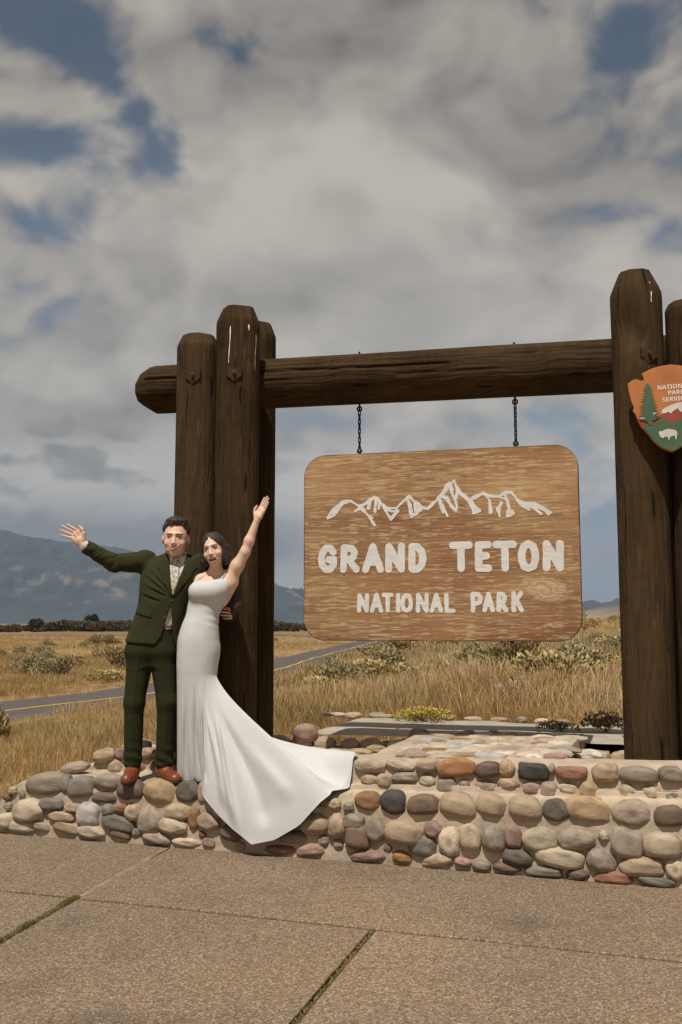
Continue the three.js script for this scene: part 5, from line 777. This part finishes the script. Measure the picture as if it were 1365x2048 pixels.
  const pantsF = (x, y, z) => { let a = tl(x, y, z), b = tr(x, y, z), d = Math.min(a, b); d = smin(d, pants(x, y, z), .05); if (Math.abs(d) > .05) return d; const low = sstep(.40, .04, y), knee = Math.exp(-(((y - .56) / .10) ** 2)), cr = sstep(.95, .70, y) * sstep(.55, .75, y); d += .0060 * (low * .9 + .12 + knee * .3) * fbm(x * 9 + y * 4, y * (20 + 14 * low), z * 9, 3) + .0035 * low * Math.sin(y * 88 + x * 30 + 2 * fbm(x * 12, y * 8, z * 12, 2)); d += .0 * cr * Math.sin((y - 1.2 * Math.abs(x - 0.040)) * 75); if (z > 0) { const lx = (H, K, A) => y > K[1] ? lerp(K[0], H[0], (y - K[1]) / (H[1] - K[1])) : lerp(A[0], K[0], (y - A[1]) / (K[1] - A[1])); for (const c of [lx(hipL, knL, anL), lx(hipR, knR, anR)]) d -= .0028 * Math.exp(-(((x - c - .008) / .007) ** 2)) * sstep(1.0, .85, y); } d = smax(d, .052 - .10 * z - y, .006); return d; };
  const trouserM = suitM.clone(); trouserM.color = col(.025, .026, .0108);
  part('trousers', meshField(pantsF, [-.26, .02, -.24], [.24, 1.12, .26], .006), trouserM, man);
  const beltF = (x, y, z) => Math.max(pants(x, y - .0, z) - .006, Math.abs(y - 1.067) - .017);
  part('belt', meshField(beltF, [-.2, .95, -.2], [.26, 1.12, .2], .005), beltM, man);
  { const bx = 0.133, by = 1.067; const b = part('belt_buckle', new THREE.TorusGeometry(.015, .003, 6, 4).rotateZ(Math.PI / 4), metalM, man); b.position.set(bx, by, (frontZ(beltF, bx, by) ?? .12) + .003); }
  // oxblood tan leather shoes
  for (const [A, ang, tilt] of [[anL, -.06, 0], [anR, .62, 0]]) {
    const sy = Math.sin(ang), cz = Math.cos(ang), q = (a, b, c) => [A[0] + sy * c + cz * a, b, A[2] + cz * c - sy * a];
    const up = all(.03, cone(q(0, .060, -.055), q(0, .052, .03), .040, .043), cone(q(0, .050, .03), q(0, .034, .155), .044, .035), cone(q(0, .10, -.03), q(0, .07, .02), .046, .042), cone(q(.008, .030, .10), q(.004, .028, .165), .042, .034));
    const f = (x, y, z) => { let d = up(x, y, z); const lx = (x - A[0]) * cz - (z - A[2]) * sy, lz = (x - A[0]) * sy + (z - A[2]) * cz; d += .0025 * Math.exp(-(((lz - .115 + .5 * Math.abs(lx)) / .006) ** 2)) + .002 * Math.exp(-(((Math.abs(lx) - .018) / .004) ** 2)) * sstep(.10, .04, lz); return smax(d, .016 - y, .004); };
    const shoe = part('shoe', meshField(f, [A[0] - .22, 0, A[2] - .22], [A[0] + .24, .16, A[2] + .28], .0045), leatherM, man);
    const so = all(.02, cone(q(0, .02, -.055), q(.002, .02, .05), .038, .042), cone(q(.002, .02, .05), q(.004, .02, .16), .045, .037));
    part('sole', meshField((x, y, z) => smax(smax(so(x, y, z) - .004, y - .020, .003), -y, .003), [A[0] - .22, -.02, A[2] - .22], [A[0] + .24, .06, A[2] + .28], .005), soleM, shoe);
    for (let i = 0; i < 4; i++) { const l = cone(q(-.017, .088 - i * .009, .010 + i * .017), q(.017, .086 - i * .009, .012 + i * .017), .0028, .0028); part('lace', meshField(l, add(q(0, .08, .03), [-.07, -.06, -.07]), add(q(0, .08, .03), [.07, .05, .07]), .003), soleM, shoe); }
  }
}
{ // ================================================================ the bride
  const br = thing('person', 'person with long dark hair in white wedding dress, one bare arm raised', 'person', [-0.984, 0.405, -7.000]);
  const HC = [0.092, 1.605, 0.035], HS = .985, YAW = -.16, ROLL = .20, PIT = -.02, face = { wide: .95, jaw: .90, open: true, skin: [.66, .45, .34], hair: [.035, .020, .014], eye: .0036, lash: .0031, lip: [.55, .19, .16] };
  const hf = scaled(placed(headField(face), HC, HS, YAW, ROLL, PIT), HS), hc = placed(headColour(face), HC, HS, YAW, ROLL, PIT);
  const torso = [[1.437, 0.104, -.02, .048, .045], [1.413, 0.097, -.02, .112, .070], [1.371, 0.094, -.015, .148, .094], [1.322, 0.077, -.01, .146, .106], [1.262, 0.061, -.01, .136, .104], [1.210, 0.037, -.01, .122, .098], [1.154, 0.017, -.005, .110, .096], [1.078, 0.001, 0, .122, .108], [0.991, -0.009, -.005, .138, .128], [0.905, -0.009, -.01, .146, .136], [0.784, -0.017, -.005, .138, .128], [0.657, -0.015, 0, .128, .112], [0.527, -0.013, .0, .118, .100]];
  const tf = loftSlices(torso, 2.1), bustL = ell([-0.005, 1.309, 0.062], [.062, .062, .058]), bustR = ell([0.086, 1.312, 0.068], [.060, .060, .055]);
  const sh = [0.197, 1.396, -0.020], el = [0.311, 1.587, 0.020], wr = [0.391, 1.808, 0.030], sh2 = [-0.008, 1.383, -0.050], el2 = [-0.140, 1.221, -0.240], wr2 = [-0.319, 1.178, -0.290];
  const neck = cone([HC[0] + .012, HC[1] - .085, HC[2] - .035], [0.102, 1.414, -0.020], .045, .050), trapL = cone([0.075, 1.432, -0.030], [-0.000, 1.394, -0.045], .038, .040), trapR = cone([0.121, 1.432, -0.030], [0.192, 1.407, -0.030], .038, .045);
  const pd = nrm([0.041, 0.089, 0.000]), nor = nrm([-.75, -.12, .65]), sd = nrm(cross(pd, nor)), nr = cross(sd, pd), flip = 1;
  const hand = handField(wr, pd, sd.map((x) => -x), nr, .96, [[-.10, .03, .10], [-.06, .02, .03], [-.02, .03, -.05], [.04, .05, -.14]], [[.048, .040, .016], [.072, .046, .024], [.098, .040, .026]]);
  const hand2 = handField(wr2, nrm([-1, -.1, .1]), [0, 1, 0], [0, 0, 1], .95, [[.2, .2, .1], [.2, .2, .03], [.2, .2, -.05], [.2, .2, -.12]], [[.05, .04, .01], [.075, .05, .015], [.10, .05, .02]]);
  const arms = all(.022, cone(sh, add(sh, add(el, sh, -1), .5), .052, .045), cone(add(sh, add(el, sh, -1), .5), el, .045, .034), cone(el, add(el, add(wr, el, -1), .35), .034, .034), cone(add(el, add(wr, el, -1), .35), wr, .034, .0215), cone(sh2, el2, .046, .036), cone(el2, wr2, .036, .022));
  const pit = cone([0.208, 1.378, -0.020], [0.146, 1.252, -0.020], .050, .045);
  const legs = all(.02, cone([-0.051, 0.836, 0.000], [-0.038, 0.427, 0.020], .075, .048), cone([-0.038, 0.427, 0.020], [-0.029, 0.045, -0.010], .046, .032), cone([0.025, 0.836, 0.000], [0.027, 0.427, 0.020], .075, .048), cone([0.027, 0.427, 0.020], [0.032, 0.045, -0.010], .046, .032));
  const base = (x, y, z) => smin(smin(tf(x, y, z), bustL(x, y, z), .055), bustR(x, y, z), .055);
  const skin = (x, y, z) => { let d = base(x, y, z) + .006; d = smin(d, neck(x, y, z), .025); d = smin(d, trapL(x, y, z), .03); d = smin(d, trapR(x, y, z), .03); d = smin(d, pit(x, y, z), .04); d = smin(d, arms(x, y, z), .03); d = smin(d, legs(x, y, z), .02); d = smin(d, hf(x, y, z), .014); d = smin(d, hand(x, y, z), .006); return Math.min(d, hand2(x, y, z)); };
  const skinC = (x, y, z) => { const h = Math.hypot(x - HC[0], y - HC[1], z - HC[2]); if (h < .165) return hc(x, y, z); const k = 1 + .06 * fbm(x * 30, y * 30, z * 30, 2); return [.67 * k, .44 * k, .32 * k]; };
  part('body', meshField(skin, [-.36, -.0, -.36], [.60, 2.05, .26], .0040, skinC), skinM, br);
  // long dark hair, centre parting, falling behind the raised arm
  const s = [[0.172, 1.612, -0.030], [0.207, 1.500, -0.050], [0.228, 1.395, -0.090], [0.240, 1.289, -0.090], [0.241, 1.211, -0.060], [0.221, 1.162, -0.050]];
  const fall = all(.02, cone(s[0], s[1], .036, .042), cone(s[1], s[2], .042, .046), cone(s[2], s[3], .046, .044), cone(s[3], s[4], .042, .032), cone(s[4], s[5], .030, .016)), leftFall = all(.015, cone([0.022, 1.625, -0.015], [0.016, 1.519, -0.020], .024, .022), cone([0.016, 1.519, -0.020], [0.020, 1.429, -0.050], .022, .012)), backFall = cone([0.106, 1.643, -0.070], [0.147, 1.325, -0.120], .070, .060);
  const capF = scaled(placed((x, y, z) => { let d = ell([0, .038, -.022], [.085, .092, .106])(x, y, z); d = smax(d, -ell([0, -.042, .078], [.058, .112, .075])(x, y, z), .012); d = smin(d, ell([.066, -.055, -.01], [.022, .075, .045])(x, y, z), .02); d = smin(d, ell([-.070, -.05, -.005], [.016, .065, .038])(x, y, z), .02); d += .006 * Math.exp(-((x / .006) ** 2)) * (y > .05 ? 1 : 0); return d; }, HC, HS, YAW, ROLL, PIT), HS);
  const hairF = (x, y, z) => { let d = capF(x, y, z); d = smin(d, fall(x, y, z), .03); d = smin(d, leftFall(x, y, z), .02); d = smin(d, backFall(x, y, z), .03); if (Math.abs(d) > .03) return d; const wv = .035 * Math.sin(y * 16); return d - .0032 * fbm((x + wv) * 80, y * 8, z * 80, 3) - .0022 * fbm((x + wv) * 230, y * 14, z * 230, 2) - .007 * fbm(x * 11, y * 9, z * 11, 2) * sstep(1.55, 1.3, y); };
  part('hair', meshField(hairF, [-.04, 1.05, -.26], [.40, 1.92, .18], .0034), mat([.024, .0145, .010], .62, { bumpMap: hairBump, bumpScale: .001 }), br);
  const ear = part('earring', new THREE.TorusGeometry(.012, .002, 6, 16), metalM, br); ear.position.set(0.154, 1.538, 0.020); ear.rotation.y = .7;
  // the dress: one sheet from neckline to the hem of its long train
  const axis = (y) => { let i = 0; while (i < torso.length - 2 && y < torso[i + 1][0]) i++; const a = torso[i], b = torso[i + 1], t = clamp((y - a[0]) / (b[0] - a[0]), 0, 1); return [lerp(a[1], b[1], t), lerp(a[2], b[2], t)]; };
  const dressBody = (x, y, z) => base(x, y, z) - .004 + .0035 * fbm(x * 9, y * 7, z * 9, 3) + .003 * Math.sin(y * 120 + x * 30) * Math.exp(-(((y - 1.119) / .05) ** 2)) * sstep(.0, .12, x);
  const bx = br.position.x, by = br.position.y, bz = br.position.z;
  const support = (x, z) => { const X = x + bx, Z = z + bz, u = toU(X, Z), w = toW(X, Z), l = hLow(u) + .010, U = hUp(u) + .012, sb = setback(u); return lerp(0.012, lerp(l, U + .022 * sstep(-.12, .05, u), sstep(sb - .035, sb + .02, w)), sstep(-.075, -.035, w)) - by; };
  const hem = [
    [-104, -0.180, 0.003, -0.265], [-62, -0.155, -0.002, -0.077], [-34, -0.088, 0.011, 0.009], [-12, 0.010, 0.021, 0.074], [6, 0.043, 0.017, 0.112], [14, 0.057, -0.027, 0.206], [24, 0.082, -0.063, 0.241], [34, 0.161, -0.143, 0.278], [44, 0.269, -0.242, 0.326], [52, 0.407, -0.326, 0.404], [60, 0.561, -0.280, 0.446], [68, 0.721, -0.186, 0.485], [76, 0.849, -0.045, 0.507], [82, 0.925, 0.009, 0.480], [89, 1.034, 0.026, 0.390], [95, 1.084, 0.101, 0.323], [101, 1.102, 0.175, 0.255], [108, 1.083, 0.241, 0.154], [117, 0.934, 0.226, 0.008], [127, 0.773, 0.204, -0.089], [139, 0.623, 0.175, -0.151], [154, 0.440, 0.174, -0.245], [175, 0.249, 0.141, -0.310], [198, 0.053, 0.071, -0.355], [228, -0.112, 0.022, -0.326]];
  const hemAt = (deg) => { let d = deg; while (d >= 256) d -= 360; while (d < -104) d += 360; let i = 0; while (i < hem.length - 1 && hem[i + 1][0] <= d) i++; const A = hem[i], B = hem[(i + 1) % hem.length], e = B[0] + (i === hem.length - 1 ? 360 : 0), t = (d - A[0]) / (e - A[0]); return [lerp(A[1], B[1], t), lerp(A[2], B[2], t), lerp(A[3], B[3], t)]; };
  const yk = 0.732, NT = 240, NB = 64, NS = 96, sub = [];
  // where the bodice ends at the top, by angle round the body
  const topAt = (deg) => { let d = ((deg % 360) + 360) % 360; const K = [[0, 1.387], [14, 1.394], [34, 1.401], [50, 1.387], [62, 1.284], [76, 1.194], [100, 1.161], [150, 1.126], [200, 1.126], [240, 1.199], [268, 1.294], [290, 1.346], [315, 1.379], [338, 1.380], [360, 1.387]]; let i = 0; while (i < K.length - 2 && d > K[i + 1][0]) i++; return lerp(K[i][1], K[i + 1][1], sstep(0, 1, (d - K[i][0]) / (K[i + 1][0] - K[i][0]))); };
  const radial = (deg, y) => { const [cx, cz] = axis(y), a = deg * Math.PI / 180, sx = Math.sin(a), cz2 = Math.cos(a); let lo = .01, hi = .34; for (let k = 0; k < 22; k++) { const m = (lo + hi) / 2; if (dressBody(cx + sx * m, y, cz + cz2 * m) < 0) lo = m; else hi = m; } return [cx + sx * lo, y, cz + cz2 * lo]; };
  const rows = NB + NS, P = new Float32Array((NT + 1) * (rows + 1) * 3), put = (i, j, p) => { const o = (j * (NT + 1) + i) * 3; P[o] = p[0]; P[o + 1] = p[1]; P[o + 2] = p[2]; };
  // angles crowd towards the train side
  const degOf = (i) => -104 + 360 * (i / NT);
  for (let i = 0; i <= NT; i++) {
    const deg = degOf(i), ty = topAt(deg), h = hemAt(deg);
    for (let j = 0; j <= NB; j++) put(i, j, radial(deg, lerp(ty, yk, j / NB)));
    const fh = sstep(8, 20, deg) * (1 - sstep(74, 92, deg)), k0 = radial(deg, yk), k1 = radial(deg, yk + .03), tan = [(k0[0] - k1[0]) / .03, -1, (k0[2] - k1[2]) / .03], hx = h[0] - k0[0], hz = h[2] - k0[2], drop = k0[1] - h[1], out = Math.hypot(hx, hz), pitch = lerp(.75, 2.1, sstep(74, 98, ((deg + 180) % 360 + 360) % 360 - 180)), L0 = drop * (out > .25 ? pitch : 1.2) + .08, L1 = out * lerp(.8, 1.35, sstep(74, 98, deg));
    for (let j = 1; j <= NS; j++) {
      const t = j / NS, a = 2 * t ** 3 - 3 * t * t + 1, b = t ** 3 - 2 * t * t + t, c = -2 * t ** 3 + 3 * t * t, d = t ** 3 - t * t, e = out > .25 ? 1 : .3;
      const p = [0, 1, 2].map((q) => a * k0[q] + b * (q === 1 ? tan[1] * L0 : tan[q] * L0 * .6 + (q ? hz : hx) * .55 * fh) + c * h[q] + d * (q === 1 ? -drop * lerp(.10 * e, 1.25, fh) : (q ? hz : hx) * lerp(L1, out * .35, fh) / Math.max(out, .01)));
      const rad = deg * Math.PI / 180, amp = t * t * (1 - .35 * t), fold = (Math.sin(rad * 9 + 1.3) * .016 + Math.sin(rad * 15 + t * 1.2) * .008 + .016 * fbm(rad * 4, t * 2, 3, 3)) * amp * (out > .25 ? 1.05 : .8); const nx = out > .01 ? hx / out : Math.sin(rad), nz = out > .01 ? hz / out : Math.cos(rad); p[0] += nx * fold * .5; p[2] += nz * fold * .5; p[1] += fold * .55;
      put(i, NB + j, p);
    }
  }
  const at = (i, j) => (j * (NT + 1) + i) * 3;
  for (let it = 0; it < 26; it++) {                   // lay the cloth over the ledges and ease it
    const Q = P.slice();
    for (let j = NB + 4; j <= rows; j++) for (let i = 0; i <= NT; i++) {
      const o = at(i, j), l = at((i + NT - 1) % NT, j), r = at((i + 1) % NT, j), u = at(i, j - 1), d = j < rows ? at(i, j + 1) : o;
      const k = .22 * sstep(0, 14, j - NB - 3); if (j < rows) for (let q = 0; q < 3; q++) P[o + q] = Q[o + q] * (1 - k) + k * .25 * (Q[l + q] + Q[r + q] + Q[u + q] + Q[d + q]);
      const s = support(P[o], P[o + 2]); if (P[o + 1] < s) P[o + 1] = lerp(P[o + 1], s, .8);
      const w = toW(P[o] + bx, P[o + 2] + bz); if (w > -.07 && w < .03 && P[o + 1] + by < hLow(-1) - .05) { const push = (-.07 - w) * .6; P[o] += SU * push; P[o + 2] -= CU * push; }
    }
    if (it < 25) for (let j = 0; j <= rows; j++) { const a = at(0, j), b = at(NT, j); for (let q = 0; q < 3; q++) P[b + q] = P[a + q]; }
  }
  for (let j = NB; j <= rows; j++) for (let i = 0; i <= NT; i++) {   // soft creases that run down the train
    const o = at(i, j), t = (j - NB) / NS, deg = degOf(i); for (const [c, w, a, t0, t1] of [[46, 2.0, .030, .25, 1.0], [55, 2.6, -.022, .2, .95], [36, 2.0, .022, .2, .95], [27, 2.0, -.014, .1, .9], [18, 2.4, .018, .05, .9], [4, 3, -.012, .02, .95], [-12, 3, .014, .05, .98], [-28, 4, -.012, .05, .98], [-44, 4, .012, .1, .98], [66, 2.4, .016, .45, .9], [84, 2.6, .014, .5, .92], [104, 3, -.012, .45, .95]]) { const g = Math.exp(-(((deg - c - 3 * Math.sin(t * 4 + c)) / w) ** 2)) * sstep(t0, t0 + .3, t) * (1 - sstep(t1 - .12, t1, t)) * a; P[o + 1] += g * 1.2; P[o + 2] += g * 1.35; }
  }
  const dg = gridGeo(NT, rows, (a, b) => { const o = at(Math.round(a * NT) % NT, Math.round(b * rows)); return [P[o], P[o + 1], P[o + 2]]; }, (a, b) => [a * 3, b * 4], true);
  const lace = tex(512, 512, (u, v) => { const a = Math.abs(pfbm(u, v, 18, 18, 3, 61)), b = pn(u * 120, v * 120, 120, 120, 6); return [.45 + .35 * (1 - sstep(.02, .12, a)) + .10 * b]; });
  const dressM = new THREE.MeshPhysicalMaterial({ color: col(.525, .52, .51), roughness: .78, side: THREE.DoubleSide, bumpMap: lace, bumpScale: .0010, sheen: .15, sheenRoughness: .5 });
  const dress = part('wedding_dress', dg, dressM, br);
  const band = (name, pts, r, m = dressM) => part(name, new THREE.TubeGeometry(new THREE.CatmullRomCurve3(pts.map((p) => V(...p))), 30, r, 8), m, dress);
  const onSkin = (x, y, dz = .004) => [x, y, (frontZ(skin, x, y) ?? 0) + dz];
  band('shoulder_strap', [onSkin(-0.054, 1.351), onSkin(-0.024, 1.386), onSkin(0.014, 1.415), [0.032, 1.436, -0.040]], .0085);
  band('shoulder_strap', [onSkin(0.150, 1.396), onSkin(0.162, 1.417), onSkin(0.171, 1.431), [0.160, 1.444, -0.060]], .0080);
  band('side_strap', [onSkin(0.138, 1.250, .003), onSkin(0.169, 1.254, .003), onSkin(0.197, 1.264, .003), onSkin(0.214, 1.281, .003), [0.219, 1.309, -0.055]], .0045);
  band('side_strap', [[0.244, 1.351, -0.045], [0.221, 1.302, -0.035], [0.188, 1.245, -0.020], [0.149, 1.189, 0.000], [0.130, 1.161, 0.010]], .0042);
}
renderer.render(scene, camera);
